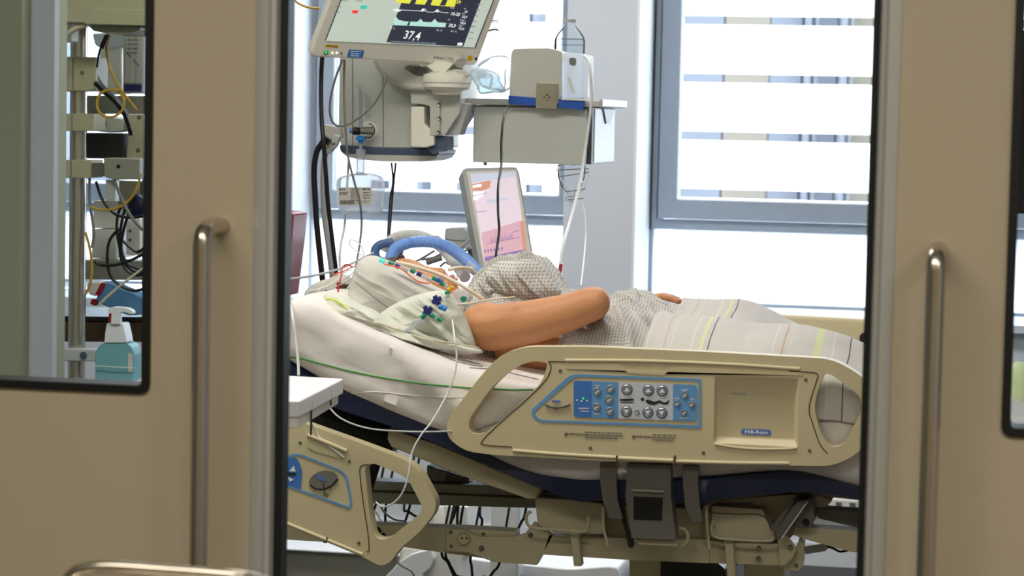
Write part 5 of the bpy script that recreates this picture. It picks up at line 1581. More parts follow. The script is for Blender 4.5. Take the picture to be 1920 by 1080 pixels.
# ================================================================== LINE WITH STOPCOCKS
Yl = 5.05
ln = thing('infusion_line', 'white infusion line with green and navy stopcocks lying across the towel and face', 'infusion line', P(780, 540, Yl))
line('main_tube', [(714, 486, Yl), (735, 493, Yl), (760, 503, Yl), (790, 517, Yl), (820, 528, Yl), (835, 533, Yl), (842, 546, Yl - .06), (838, 556, Yl - .11), (830, 562, Yl - .12), (818, 566, Yl - .12)], .0035, 'clear_plastic', ln)
line('second_tube', [(742, 491, Yl + .02), (790, 503, Yl + .02), (830, 517, Yl + .02), (870, 538, Yl + .02), (905, 560, Yl + .03)], .0042, 'beige_tube', ln, seg=12)
line('orange_wire', [(720, 495, Yl - .02), (750, 503, Yl - .03), (770, 518, Yl - .03), (785, 528, Yl - .03), (805, 532, Yl - .02)], .0016, 'orange_line', ln)
def conn(px, py, dx, dy, L_, r, m, Y=Yl - .01):
    n_ = math.hypot(dx, dy); dx, dy = dx / n_ * L_ / 2, dy / n_ * L_ / 2
    p0, p1 = P(px - dx, py - dy, Y), P(px + dx, py + dy, Y); d = p1 - p0
    b = B(); lathe(b, p0, d, [(0, 0), (r * .85, 0), (r, d.length * .15), (r, d.length * .45), (r * .8, d.length * .55), (r, d.length * .7), (r, d.length * .95), (r * .8, d.length), (0, d.length)], 14); return obj('connector', b, m, ln)
for q_ in ((716, 489, 'screen_teal', 10), (733, 494, 'connector_green', 9), (745, 499, 'stopcock_navy', 9), (774, 508, 'connector_green', 9), (786, 514, 'stopcock_navy', 9), (815, 522, 'connector_green', 9), (824, 526, 'royal_blue', 12), (829, 532, 'connector_green', 8)):
    conn(q_[0], q_[1], 1, .5, q_[3], .0052, q_[2])
for q_ in ((753, 502), (762, 506), (795, 518), (805, 523)): conn(q_[0], q_[1], 1, .5, 9, .0042, 'clear_plastic')
conn(845, 541, 1, -1.1, 11, .0046, 'connector_yellow', Yl - .09); conn(839, 549, 1, -1, 8, .0052, 'connector_green', Yl - .09)
def star(px, py, r, m, Y=Yl - .12, ang=.3):
    p = P(px, py, Y); b = B()
    for k in range(4):
        t = ang + k * PI / 2; d = V3(math.cos(t), 0, math.sin(t)); cyl(b, p, p + d * r, .0046, .0052, 12)
    cyl(b, p + V3(0, .008, 0), p - V3(0, .008, 0), .0075, seg=14)
    return obj('stopcock', b, m, ln)
star(819, 563, .0105, 'stopcock_navy', ang=.5); star(802, 583, .0115, 'stopcock_navy', ang=.7)
conn(830, 577, 1, .45, 15, .0058, 'connector_blue', Yl - .13); conn(794, 593, 1, -1.2, 10, .0055, 'connector_green', Yl - .13)
conn(811, 592, 1, .5, 9, .0055, 'connector_green', Yl - .13); conn(824, 599, 1, .5, 9, .0055, 'connector_green', Yl - .13); conn(817, 595, 1, .5, 8, .004, 'clear_plastic', Yl - .13)
line('branch_tube', [(792, 596, Yl - .13), (784, 606, Yl - .13), (772, 616, Yl - .13), (756, 622, Yl - .135), (738, 625, Yl - .14)], .0042, 'milky_plastic', ln)
line('branch_tube', [(786, 601, Yl - .13), (776, 603, Yl - .13), (768, 614, Yl - .13), (760, 619, Yl - .135)], .0034, 'milky_plastic', ln)
# patch and tubes at the neck
cp = thing('catheter_patch', 'clear dressing with a green cap on the neck beside the gown', 'dressing', P(868, 562, 5.16))
b = B(); puffy(b, PY(5.15), [(852, 545), (872, 540), (884, 552), (886, 570), (870, 582), (854, 575), (848, 558)], .012, rings=8, nb=40, fold=.003, fs=60, seed=2); obj('film', b, 'milky_plastic', cp)
b = B(); p = P(870, 560, 5.13); lathe(b, p, (0, -1, 0), [(0, 0), (.0065, 0), (.0065, .008), (.005, .010), (0, .010)], 14); obj('cap', b, 'connector_green', cp)
line('short_tube', [(862, 570, 5.13), (872, 568, 5.12), (884, 570, 5.11), (902, 568, 5.09)], .0028, 'milky_plastic', cp)
hose('pale_line', 'pale thin line crossing from the towel over the shoulder to the gown', 'tube', [(852, 571, 4.99), (880, 569, 4.985), (905, 564, 4.98), (935, 560, 4.975), (965, 557, 5.0)], .0020, 'beige_tube')
hose('drain_line', 'thin clear line falling from the towel over the white sheet', 'tube', [(848, 600, 4.93), (852, 630, 4.84), (856, 660, 4.83), (855, 690, 4.825), (848, 715, 4.82), (837, 742, 4.815), (810, 790, 4.785), (790, 815, 4.77), (772, 850, 4.76), (766, 890, 4.75), (754, 925, 4.75), (735, 945, 4.76), (718, 950, 4.78), (705, 942, 4.80)], .0019, 'white_tube')
hose('grey_line', 'grey line sagging from the white tray to the foot rail', 'cable', [(612, 758, 4.83), (640, 785, 4.80), (690, 803, 4.79), (760, 809, 4.79), (830, 809, 4.79), (880, 805, 4.83), (935, 790, 4.845)], .0018, 'light_grey_cable')
hose('thin_line', 'thin white line hanging from the tray over the tilted rail', 'tube', [(568, 752, 4.56), (570, 776, 4.70), (582, 790, 4.79), (592, 810, 4.817), (606, 828, 4.8175), (625, 842, 4.8175), (645, 858, 4.8175)], .0016, 'white_tube')

# ================================================================== HOSES AND CABLES LEFT OF THE UNIT
hose('gas_hose', 'thick black gas hose, left one of the pair', 'hose', [(607, 264, 6.1), (594, 285, 6.1), (589, 320, 6.1), (591, 370, 6.1), (594, 420, 6.1), (600, 480, 6.1), (605, 526, 6.1)], .0078, 'black_cable')
hose('gas_hose', 'thin black gas hose hanging from behind the monitor', 'hose', [(608, 70, 6.12), (604, 110, 6.12), (602, 160, 6.12), (603, 220, 6.08), (606, 262, 6.06), (610, 310, 6.06), (615, 380, 6.06), (622, 440, 6.06), (632, 520, 6.06)], .0058, 'black_cable')
hose('gas_hose', 'thick pale grey gas hose between the two black ones', 'hose', [(622, 266, 6.14), (610, 290, 6.14), (606, 330, 6.14), (608, 400, 6.14), (617, 470, 6.14), (626, 545, 6.14)], .0074, 'light_grey_cable')
hose('thin_cable', 'grey cable hanging in a loop in front of the supply unit', 'cable', [(642, 112, 6.0), (628, 150, 6.02), (619, 190, 6.04), (620, 220, 6.06), (632, 236, 6.08), (655, 232, 6.1), (690, 207, 6.1), (712, 178, 6.1), (727, 142, 6.1)], .0028, 'grey_cable')
hose('thin_cable', 'long grey cable passing in front of the water bottle', 'cable', [(646, 112, 6.05), (645, 160, 6.05), (647, 230, 6.04), (652, 290, 6.04), (664, 340, 6.04), (675, 380, 6.04), (678, 420, 6.05), (674, 460, 6.0), (666, 505, 5.9), (655, 540, 5.7)], .0030, 'grey_cable')
hose('thin_cable', 'pale grey cable hanging behind the water bottle', 'cable', [(654, 300, 6.4), (652, 330, 6.4), (648, 400, 6.38), (645, 430, 6.35), (639, 460, 6.2), (637, 490, 6.0), (640, 520, 5.8)], .0034, 'light_grey_cable')
hose('thin_cable', 'black cable of a pair hanging below the supply unit, left one', 'cable', [(734, 305, 6.4), (737, 340, 6.4), (732, 370, 6.38), (729, 410, 6.35), (727, 446, 6.3)], .0027, 'black_cable')
hose('thin_cable', 'black cable of a pair hanging below the supply unit, right one', 'cable', [(742, 305, 6.4), (738, 345, 6.4), (735, 380, 6.38), (732, 420, 6.35), (730, 446, 6.3)], .0027, 'black_cable')
hb = thing('hose_bracket', 'grey bracket holding the gas hoses beside the supply unit', 'bracket', P(620, 255, 6.15))
soft('plate', [(607, 233), (637, 239), (640, 258), (625, 262), (606, 252)], 'device_beige', 6.16, .03, hb, r=3)
soft('clamp', [(628, 252), (637, 256), (632, 272), (616, 290), (606, 282)], 'light_grey_cable', 6.10, .02, hb, r=3)
soft('clamp', [(606, 254), (619, 262), (612, 273), (598, 266)], 'black_plastic', 6.08, .02, hb, r=2)
bolt(hb, 625.5, 269, 6.08, .005)
hose('yellow_cable', 'yellow cable entering beside the top of the monitor', 'cable', [(540, -20, 6.4), (552, 0, 6.4), (565, 9, 6.4), (580, 14, 6.4), (600, 16, 6.4)], .0032, 'yellow_cable')
# wire hooks right of the monitor
hk = thing('wire_hook', 'small steel hooks sticking out right of the monitor', 'hook', P(925, 50, 6.3))
for c_ in (39, 42, 55, 57): line('wire', [(914, c_ + 2, 6.3), (928, c_ - 1, 6.3), (935, c_ + 1, 6.3)], .0014, 'grey_cable', hk)

# red box cut by the left door
rbx = B(); prism(rbx, PY(5.9), rnd([(500, 396), (538, 398), (551, 402), (548, 440), (534, 556), (500, 556)], [3, 2, 3, 3, 3, 3]), -.12, 0)
rbo = obj('sharps_box', clean(rbx), 'red_plastic', None, bev=.004); tag(rbo, 'dark red plastic box beside the left door edge', 'box')
hd_ = thing('box_holder', 'pale steel pole and holder behind the left door carrying the red box', 'stand', (P(505, 560, 6.0).x, 6.0, 0))
b = B(); cyl(b, (P(505, 560, 6.03).x, 6.03, 0.03), (P(505, 560, 6.03).x, 6.03, 1.7), .014, seg=18); obj('pole', b, 'satin_steel', hd_)
b = B(); lathe(b, (P(505, 560, 6.03).x, 6.03, 0), (0, 0, 1), [(0, 0), (.14, 0), (.14, .02), (.03, .05), (0, .05)], 28); obj('base', b, 'charcoal_metal', hd_)

# lines at the head end
grp = 'thin lines gathered at the head of the bed'
hose('monitoring_line', 'grey line stretching from the left door edge to the towel', 'line', [(525, 524, 5.3), (560, 521, 5.35), (600, 514, 5.4), (640, 503, 5.4), (670, 489, 5.4), (700, 474, 5.45)], .0028, 'light_grey_cable')
mesy = [([(600, 560), (612, 546), (632, 532), (650, 520), (668, 508)], 'cream_cable'), ([(607, 560), (630, 540), (655, 518), (672, 500)], 'white_tube'), ([(618, 560), (634, 540), (640, 528), (662, 512)], 'white_tube'),
        ([(630, 558), (640, 545), (655, 528), (664, 516)], 'white_tube'), ([(590, 556), (606, 544), (622, 540), (642, 532), (660, 522)], 'light_grey_cable'), ([(640, 556), (648, 545), (658, 532), (664, 524)], 'white_tube'),
        ([(596, 548), (612, 528), (640, 512), (660, 505)], 'beige_tube'), ([(575, 556), (580, 545), (600, 541), (625, 530), (650, 508)], 'white_tube')]
for k, (pts, m_) in enumerate(mesy):
    hose('monitoring_line', ['cream line rising right from the bundle at the bed head', 'long white line reaching highest in the bundle at the bed head', 'white line with a kink near the brown caps of the bundle', 'white line close beside the towel in the bundle',
          'grey line lowest in the bundle at the bed head', 'short white line touching the towel edge at the bed head', 'beige line arching over the left of the bundle', 'white line starting farthest left in the bundle'][k], 'line', [(a, c_, 5.25 - .015 * k) for a, c_ in pts], .0016, m_, grp)
hose('monitoring_line', 'thin red orange line rising from the bundle at the bed head', 'line', [(633, 550, 5.1), (637, 530, 5.1), (641, 510, 5.15), (643, 500, 5.2), (652, 496, 5.2), (662, 502, 5.2)], .0018, 'red_line')
hose('monitoring_line', 'orange line running flat from the bundle onto the towel', 'line', [(625, 515, 5.2), (645, 508, 5.2), (662, 500, 5.15), (672, 498, 5.1)], .0016, 'orange_line')
hose('white_loop', 'thin white loop of tube standing above the towel', 'tube', [(684, 482, 5.4), (675, 476, 5.4), (662, 466, 5.4), (655, 457, 5.4), (658, 450, 5.4), (668, 452, 5.4), (676, 460, 5.4), (681, 472, 5.4), (683, 482, 5.4)], .0014, 'white_tube')
for k, (a, c_, e_, f_, m_, r_) in enumerate(((573, 559, 590, 555, 'stopcock_navy', .007), (632, 550, 637, 530, 'red_plastic', .006), (640, 545, 645, 532, 'brown_wood', .009), (652, 545, 656, 535, 'brown_wood', .008), (608, 556, 614, 545, 'black_plastic', .005), (655, 556, 662, 548, 'black_plastic', .006))):
    b = B(); tube(b, [P(a, c_, 5.2), P(e_, f_, 5.2)], r_, seg=12); o = obj('line_plug', b, m_, None, bev=.001)
    tag(o, ['navy plug lying at the left of the line bundle', 'red plug standing in the line bundle', 'brown cap half hidden in the line bundle, left one', 'brown cap half hidden in the line bundle, right one', 'small black clip at the left of the line bundle', 'small black clip against the towel'][k], 'plug')
wb = surf('absorbent_pad', 'white pad behind the line bundle at the bed head', 'pad', [(572, 556), (580, 538), (600, 527), (625, 520), (650, 515), (665, 530), (662, 556), (630, 562), (600, 562)], 5.52, .03, 'towel_white', .006, 20, 61)
hose('white_strap', 'white strap hanging over the sheet beside the left door', 'strap', [(527, 512, 5.05), (533, 525, 4.98), (540, 550, 4.90), (548, 590, 4.815), (555, 640, 4.80), (559, 680, 4.79), (560, 704, 4.78)], .0030, 'white_tube')

# ================================================================== TRAY TABLE CUT BY THE LEFT DOOR
zt_ = 1.04
def onz(px, py, z):
    d = ray(px, py); return CAM + d * ((z - CAM.z) / d.z)
A_, B_, C_ = onz(644, 710, zt_), onz(561, 752, zt_), onz(500, 750, zt_)
D_ = onz(500, 702, zt_)
tray = thing('side_table', 'white corner of a small side table beside the left door', 'table', ((A_.x + D_.x) / 2, (A_.y + B_.y) / 2, 0))
b = B(); top = [b.verts.new(p) for p in (A_, B_, C_, D_)]; low_ = [b.verts.new(p - V3(0, 0, .030)) for p in (A_, B_, C_, D_)]
b.faces.new(top); b.faces.new(low_)
for i in range(4): b.faces.new((top[i], top[(i + 1) % 4], low_[(i + 1) % 4], low_[i]))
obj('table_top', b, 'bright_white_plastic', tray, bev=.003)
sh = lambda p, k: p + (D_ - p).normalized() * k
b = B(); L4 = [sh(A_, .01), sh(B_, .008), C_, D_]; t4 = [b.verts.new(p - V3(0, 0, .029)) for p in L4]; l4 = [b.verts.new(p - V3(0, 0, .05)) for p in L4]
b.faces.new(t4); b.faces.new(l4)
for i in range(4): b.faces.new((t4[i], t4[(i + 1) % 4], l4[(i + 1) % 4], l4[i]))
obj('table_apron', b, 'cream_plastic', tray, bev=.002)
for t in (.28, .72):
    p = B_.lerp(A_, t); n_ = (B_ - A_).cross(V3(0, 0, 1)).normalized(); n_ = n_ if n_.y < 0 else -n_
    b = B(); box(b, p + n_ * .0015 + V3(-.0015, -.0015, -.04 if t > .5 else -.075), p + n_ * .0015 + V3(.0015, .0015, -.012)); obj('hook', b, 'ink', tray)
b = B(); cx_, cy_ = (A_.x + D_.x) / 2 - .12, (C_.y + D_.y) / 2; cyl(b, (cx_, cy_, .04), (cx_, cy_, 1.0), .022, seg=24); obj('pole', b, 'brushed_aluminium', tray)
b = B(); lathe(b, (cx_, cy_, 0), (0, 0, 1), [(0, 0), (.17, 0), (.17, .02), (.04, .05), (0, .05)], 30); obj('foot', b, 'charcoal_metal', tray)

# ================================================================== UNDER THE BED, FAR SIDE
eq = thing('equipment_cart', 'white equipment cart with rounded foot standing beyond the bed', 'cart', (P(780, 1040, 7.0).x, 7.1, 0))
soft('foot', [(748, 1054), (770, 1040), (790, 1034), (808, 1030), (813, 1048), (806, 1066), (792, 1076), (786, 1180), (700, 1180), (712, 1092), (734, 1070)], 'bright_white_plastic', 7.0, .35, eq, r=3, bev=.004)
soft('side_panel', [(788, 948), (805, 948), (812, 960), (813, 1045), (806, 1060), (788, 1050)], 'white_plastic', 7.02, .3, eq, r=2, bev=.004)
soft('column', [(833, 948), (876, 950), (876, 1045), (836, 1050)], 'white_plastic', 7.05, .2, eq, r=3, bev=.006)
b = B(); box(b, (P(740, 1100, 7.0).x, 7.03, .08), (P(860, 1100, 7.0).x, 7.3, .26)); obj('base', b, 'white_plastic', eq, bev=.02)
for dx in (720, 830):
    for dy in (7.05, 7.27):
        b = B(); xx = P(dx, 1100, 7.0).x; cyl(b, (xx - .012, dy, .045), (xx + .012, dy, .045), .045, seg=20); obj('castor', b, 'charcoal_metal', eq)
colm = B(); box(colm, (P(814, 1000, 8.3).x, 8.3, 0), (P(832, 1000, 8.3).x, 8.36, .86)); co = obj('radiator_pipe', colm, 'window_frame_grey', None, bev=.004); tag(co, 'grey square duct standing against the wall beyond the bed', 'duct')
soft_lb = thing('low_cabinet', 'low grey panel standing on the floor beyond the tilted rail', 'cabinet', (P(620, 1040, 7.6).x, 7.7, 0))
b = B(); box(b, (P(470, 1040, 7.6).x, 7.6, .0), (P(745, 1040, 7.6).x, 7.9, P(640, 1036, 7.6).z)); obj('body', b, 'dark_olive_metal', soft_lb, bev=.006)
b = B(); box(b, (P(468, 1040, 7.59).x, 7.58, P(640, 1036, 7.6).z), (P(748, 1040, 7.59).x, 7.92, P(640, 1032, 7.6).z)); obj('top', b, 'bright_white_plastic', soft_lb, bev=.003)
dng = 'black cables hanging below the bed'
cable_labels = ['upright black cable in the hole of the tilted rail', 'black cable leaning left in the hole of the tilted rail', 'short black cable bending right in the hole of the tilted rail', 'black cable leaning left, first of the three beside the round cap',
    'upright black cable, middle one of the three beside the round cap', 'black cable, right one of the three beside the round cap', 'curved black cable hanging right above the bolt of the beam', 'black cable leaning left beside the bent wire hook',
    'black cable slanting right below the round cap', 'second black cable slanting right below the round cap', 'upright black cable below the mounting plate', 'black cable leaning left over the white foot', 'black cable at the left side of the tilted rail hole']
for k, pts in enumerate(([(724, 944), (723, 985)], [(768, 950), (756, 985), (748, 992)], [(758, 948), (765, 958), (776, 966)], [(855, 952), (846, 978), (842, 990)], [(859, 952), (858, 990)], [(868, 952), (862, 990)], [(900, 954), (904, 975), (902, 990)], [(985, 960), (978, 978), (970, 994)],
        [(828, 1030), (840, 1055), (852, 1082)], [(836, 1030), (842, 1055), (858, 1084)], [(883, 1040), (884, 1060), (886, 1084)], [(938, 1050), (925, 1072), (915, 1086)], [(705, 944), (697, 958), (692, 966)])):
    w_ = [P(a, c_, 6.0) for a, c_ in pts]
    e_ = w_[-1] + (w_[-1] - w_[-2]).normalized() * .03
    w_ = [w_[0] + V3(0, .1, .12)] + w_
    if k in (8, 9, 10, 11): w_ += [e_, V3(e_.x, 6.02, .02), V3(e_.x + .05, 5.95, .004)]
    else: w_ += [e_, P(min(pts[-1][0] + 14, 1000), 1012 + k % 4, 6.03), P(1004, 1016 + k, 6.25 + .01 * k), V3(P(960, 600, 6.42).x - .03 + .004 * k, 6.378, P(1004, 1020, 6.25).z)]
    b = B(); tube(b, w_, .0034, seg=8); o = obj('hanging_cable', b, 'black_cable', None)
    tag(o, cable_labels[k], 'cable', dng)
hose('hanging_line', 'grey line sagging behind the hole of the tilted rail', 'line', [(711, 944, 5.6), (722, 962, 5.6), (740, 974, 5.6), (760, 977, 5.6)], .0026, 'grey_cable')
hose('hanging_line', 'white line curving behind the hole of the tilted rail', 'line', [(695, 955, 5.62), (706, 962, 5.62), (716, 982, 5.62)], .0022, 'white_tube')
hose('hanging_line', 'grey line on the white cart foot beyond the bed', 'line', [(745, 1053, 6.6), (752, 1060, 6.6), (770, 1070, 6.6), (778, 1082, 6.6)], .003, 'charcoal_metal')
gm = thing('wall_grille', 'white ventilation grille with dark slots on the wall at the right', 'grille', P(1560, 950, 8.48))
b = B(); box(b, (P(1500, 950, 8.48).x, 8.46, P(1500, 962, 8.48).z), (P(1690, 950, 8.48).x, 8.5, P(1500, 932, 8.48).z)); obj('plate', b, 'white_plastic', gm, bev=.003)
for k in range(7):
    a = 1515 + k * 26; b = B(); box(b, (P(a, 950, 8.46).x, 8.452, P(1550, 957, 8.46).z), (P(a + 11, 950, 8.46).x, 8.462, P(1550, 940, 8.46).z)); obj('slot', b, 'charcoal_metal', gm)
# ================================================================== SEEN THROUGH THE LEFT DOOR'S WINDOW
b = B(); box(b, (P(38, 500, 3.9).x, 3.9, 0), (P(99, 500, 3.9).x, 3.92, 3.0)); struct('wall_partition', b, 'wall_paint')
b = B(); box(b, (-3.4, 3.86, 0), (P(38, 500, 3.86).x, 4.06, 3.0)); struct('wall_partition', b, 'greenish_shade')  # soft shadow beside the pale partition, built as a darker greenish box
YL = 6.2
stand = thing('equipment_pole', 'thick steel pole with cream clamp blocks seen through the left door window', 'pole', (P(146, 400, YL).x, YL, 0))
cx = P(146, 400, YL).x
b = B(); cyl(b, (cx, YL, 0.02), (cx, YL, 2.3), .0235, seg=28); obj('pole', b, 'satin_steel', stand)
b = B(); lathe(b, (cx, YL, 0), (0, 0, 1), [(0, 0), (.26, 0), (.26, .03), (.05, .07), (0, .07)], 36); obj('base', b, 'charcoal_metal', stand)
b = B(); cyl(b, (P(127, 500, YL).x, YL + .03, 0.03), (P(127, 500, YL).x, YL + .03, P(127, 345, YL).z), .007, seg=14); obj('side_rod', b, 'brushed_aluminium', stand)
YC_ = YL - .06
soft('clamp_block', [(100, 106), (180, 107), (179, 168), (172, 171), (100, 171)], 'pendant_cream', YC_, .09, stand, r=3)
soft('clamp_block', [(100, 213), (176, 213), (175, 246), (100, 246)], 'pendant_cream', YC_, .09, stand, r=2)
soft('clamp_block', [(100, 300), (170, 300), (170, 334), (100, 334)], 'pendant_cream', YC_, .09, stand, r=2)
for (a, c0, c1) in ((137, 107, 170), (135, 213, 246), (133, 300, 334)):
    line('block_seam', [(a, c0 + 1, YC_ - .001), (a, c1 - 1, YC_ - .001)], .0009, 'rail_seam', stand)
b = B(); p = P(154, 137, YC_); cyl(b, p + V3(0, .002, 0), p - V3(0, .001, 0), .006, seg=16); obj('hole', b, 'charcoal_metal', stand)
soft('link_arm', [(168, 305), (197, 306), (197, 331), (168, 331)], 'charcoal_metal', YC_ + .01, .05, stand, r=1)
soft('link_block', [(194, 296), (262, 298), (261, 337), (210, 337), (195, 331)], 'dark_olive_metal', YC_ - .01, .07, stand, r=3)
b = B(); p = P(222, 312, YC_ - .01); cyl(b, p + V3(0, .002, 0), p - V3(0, .001, 0), .0055, seg=16); obj('hole', b, 'black_plastic', stand)
soft('link_post', [(198, 337), (216, 337), (216, 378), (198, 378)], 'brushed_aluminium', YC_ + .01, .03, stand, r=1)
soft('rail_clamp', [(100, 654), (184, 656), (184, 678), (100, 677)], 'light_grey_cable', YC_, .05, stand, r=3)
b = B(); lathe(b, P(157, 666, YC_), (0, -1, 0), [(0, 0), (.0095, 0), (.0095, .006), (0, .007)], 20); obj('clamp_knob', b, 'blue_grey_plastic', stand)
# ceiling pendant head above
hp_ = thing('ceiling_pendant', 'cream pendant housing across the top of the left door window', 'pendant', P(190, 48, 6.0))
soft('housing', [(60, -120), (300, -120), (300, 47), (170, 44), (60, 41)], 'pendant_cream', 6.0, .3, hp_, r=6)
soft('lower_cover', [(155, 42), (168, 20), (180, 16), (300, 18), (300, 49), (160, 46)], 'pendant_cream', 5.99, .28, hp_, r=5)
soft('under_plate', [(165, 47), (262, 50), (262, 56), (240, 64), (205, 64), (175, 58)], 'dark_olive_metal', 6.02, .2, hp_, r=3)
b = B(); xx = P(100, 0, 6.1).x; box(b, (xx - .05, 6.1, P(100, -110, 6.1).z), (xx + .06, 6.2, 3.0)); obj('hanger_column', b, 'pendant_cream', hp_, bev=.01)
soft('side_socket', [(100, 43), (133, 44), (134, 78), (100, 80)], 'cream_plastic', 6.08, .05, hp_, r=3)
# shelf rail, pumps and rack hanging there
rk = thing('medication_rack', 'clear plastic rack with printed sheet behind the yellow cable', 'rack', P(250, 178, 6.45))
soft('rack_frame', [(231, 52), (271, 54), (270, 176), (230, 175)], 'pale_grey_print', 6.45, .04, rk, r=2)
for a in (233, 244, 256, 268):
    line('rack_bar', [(a, 56, 6.445), (a - 1, 172, 6.445)], .002, 'light_grey_cable', rk)
soft('print_sheet', [(236, 58), (266, 60), (265, 156), (235, 155)], 'label_paper', 6.446, .002, rk, bev=0, r=0)
soft('blue_label', [(233, 158), (265, 159), (264, 172), (233, 171)], 'stopcock_navy', 6.443, .003, rk, bev=0, r=0)
pr = PY(6.443)
small_lines(238, 66, 24, 5, 8, parent=rk, pl=pr, c=.001, m='ink_soft', h=2.2, seed=4, slope=0)
line('pen_mark', [(237, 98, 6.44), (246, 108, 6.44)], .0012, 'ink', rk); line('pen_mark', [(249, 111, 6.44), (261, 125, 6.44)], .0012, 'ink', rk)
wd = thing('white_dispenser', 'white dispenser housing left of the clear rack', 'dispenser', P(208, 178, 6.5))
soft('housing', [(186, 95), (192, 84), (228, 82), (230, 176), (184, 177)], 'cream_plastic', 6.5, .08, wd, r=5)
soft('top_cap', [(172, 62), (228, 60), (240, 68), (238, 88), (200, 92), (178, 86)], 'pale_grey_print', 6.49, .08, wd, r=6)
bar = thing('shelf_rail', 'wide grey beige rail holding the white dispenser', 'rail', P(220, 212, 6.4))
soft('rail_body', [(160, 179), (300, 180), (300, 214), (160, 213)], 'dark_olive_metal', 6.4, .2, bar, r=1)
soft('end_bracket', [(238, 214), (270, 214), (270, 300), (236, 298), (240, 250), (232, 235)], 'pendant_cream', 6.3, .04, bar, r=3)
for q_ in ((261, 220), (259, 282)):
    b = B(); p = P(*q_, 6.3); cyl(b, p + V3(0, .002, 0), p - V3(0, .0015, 0), .0065, seg=16); obj('hole', b, 'charcoal_metal', bar)
bx = thing('black_box', 'black equipment box behind the steel pole', 'box', P(197, 297, 6.28))
soft('body', [(160, 249), (230, 250), (229, 298), (160, 297)], 'black_plastic', 6.28, .1, bx, r=3)
soft('metal_top', [(176, 220), (190, 217), (228, 222), (229, 246), (205, 249), (178, 246)], 'brushed_aluminium', 6.28, .08, bx, r=3)
soft('top_notch', [(193, 226), (200, 226), (200, 238), (193, 238)], 'charcoal_metal', 6.279, .003, bx, r=0, bev=0)
cab = thing('pendant_cabinet', 'beige cabinet blocks with drawers behind the coiled black cables', 'cabinet', P(205, 520, 6.5))
soft('upper_box', [(176, 376), (222, 376), (220, 428), (174, 428)], 'cream_plastic', 6.5, .15, cab, r=2)
soft('lower_box', [(172, 430), (218, 430), (216, 486), (172, 484)], 'cream_plastic', 6.49, .15, cab, r=2)
soft('socket_plate', [(236, 412), (262, 408), (263, 470), (254, 480), (236, 478)], 'cream_plastic', 6.42, .04, cab, r=4)
for q_ in ((244, 433), (244, 450)):
    b = B(); p = P(*q_, 6.42); cyl(b, p + V3(0, .002, 0), p - V3(0, .0015, 0), .0045, seg=14); obj('hole', b, 'charcoal_metal', cab)
soft('cross_rail', [(150, 488), (300, 490), (300, 526), (150, 524)], 'dark_olive_metal', 6.4, .1, cab, r=2)
soft('upper_panel', [(214, 338), (262, 340), (262, 412), (240, 410), (218, 376)], 'pendant_cream', 6.5, .05, cab, r=2)
soft('rear_column', [(266, 300), (330, 300), (330, 1050), (266, 1050)], 'dark_olive_metal', 6.5, .1, cab, r=2)
b = B(); ellipsoid(b, P(256, 386, 6.28), (V3(.03, 0, 0), V3(0, .02, 0), V3(0, 0, .034))); o = obj('round_plug', b, 'navy_vinyl', None); tag(o, 'round navy plug above the coiled black cables', 'plug')
coil = thing('cable_coil', 'coil of black cables hanging beside the left door window edge', 'cable coil', P(238, 530, 6.25))
loops = [[(232, 380), (222, 400), (219, 430), (226, 470), (240, 500), (262, 512), (280, 500)], [(240, 385), (232, 400), (225, 440), (226, 480), (236, 505), (255, 516), (275, 512)],
         [(246, 392), (238, 410), (230, 440), (228, 470), (240, 495), (262, 505)], [(222, 430), (206, 450), (201, 480), (206, 515), (225, 535), (250, 545), (275, 540)],
         [(180, 340), (190, 370), (205, 392), (222, 404), (245, 408), (270, 405)], [(231, 452), (245, 465), (258, 472), (272, 465)], [(176, 490), (190, 497), (215, 497), (240, 490), (262, 480), (275, 474)]]
for k, pts in enumerate(loops):
    line('cable_loop', [(a, c_, 6.25 - .012 * k) for a, c_ in pts], .0042, 'black_cable', coil)
hose('thick_cable', 'thick black cable running down from the upper clamp block', 'cable', [(178, 155, 6.12), (195, 172, 6.14), (215, 190, 6.16), (232, 212, 6.18), (240, 232, 6.2), (246, 252, 6.22)], .0065, 'black_cable')
hose('thick_cable', 'grey cable beside the thick black one near the upper clamp block', 'cable', [(176, 128, 6.15), (184, 146, 6.16), (195, 162, 6.18), (212, 178, 6.2), (228, 198, 6.22), (240, 216, 6.24)], .0036, 'grey_cable')
hose('plug_cable', 'thin black cable with long plug hanging under the pendant housing', 'cable', [(203, 62, 6.1), (196, 78, 6.1), (188, 92, 6.12), (184, 108, 6.13), (182, 126, 6.14)], .003, 'black_cable')
b = B(); tube(b, [P(201, 66, 6.095), P(190, 90, 6.095)], .0065, seg=12); o = obj('cable_plug', b, 'black_plastic', None); tag(o, 'black oblong cable plug just under the pendant housing', 'plug')
hose('yellow_cable', 'yellow cable curving down in front of the clear rack', 'cable', [(206, 66, 6.13), (200, 85, 6.13), (202, 110, 6.13), (212, 142, 6.13), (226, 168, 6.14), (242, 188, 6.15), (256, 206, 6.16)], .0034, 'yellow_cable')
hose('yellow_cable', 'yellow cable loop in front of the wide rail', 'cable', [(228, 170, 6.12), (210, 168, 6.12), (190, 174, 6.12), (182, 190, 6.12), (184, 206, 6.12), (196, 218, 6.12), (215, 218, 6.12), (230, 205, 6.12), (232, 185, 6.12), (222, 172, 6.13)], .0034, 'yellow_cable')
hose('yellow_cable', 'yellow cable curving under the grey link block', 'cable', [(264, 325, 6.14), (258, 350, 6.14), (245, 372, 6.14), (225, 388, 6.14), (195, 394, 6.14), (168, 388, 6.14)], .0034, 'yellow_cable')
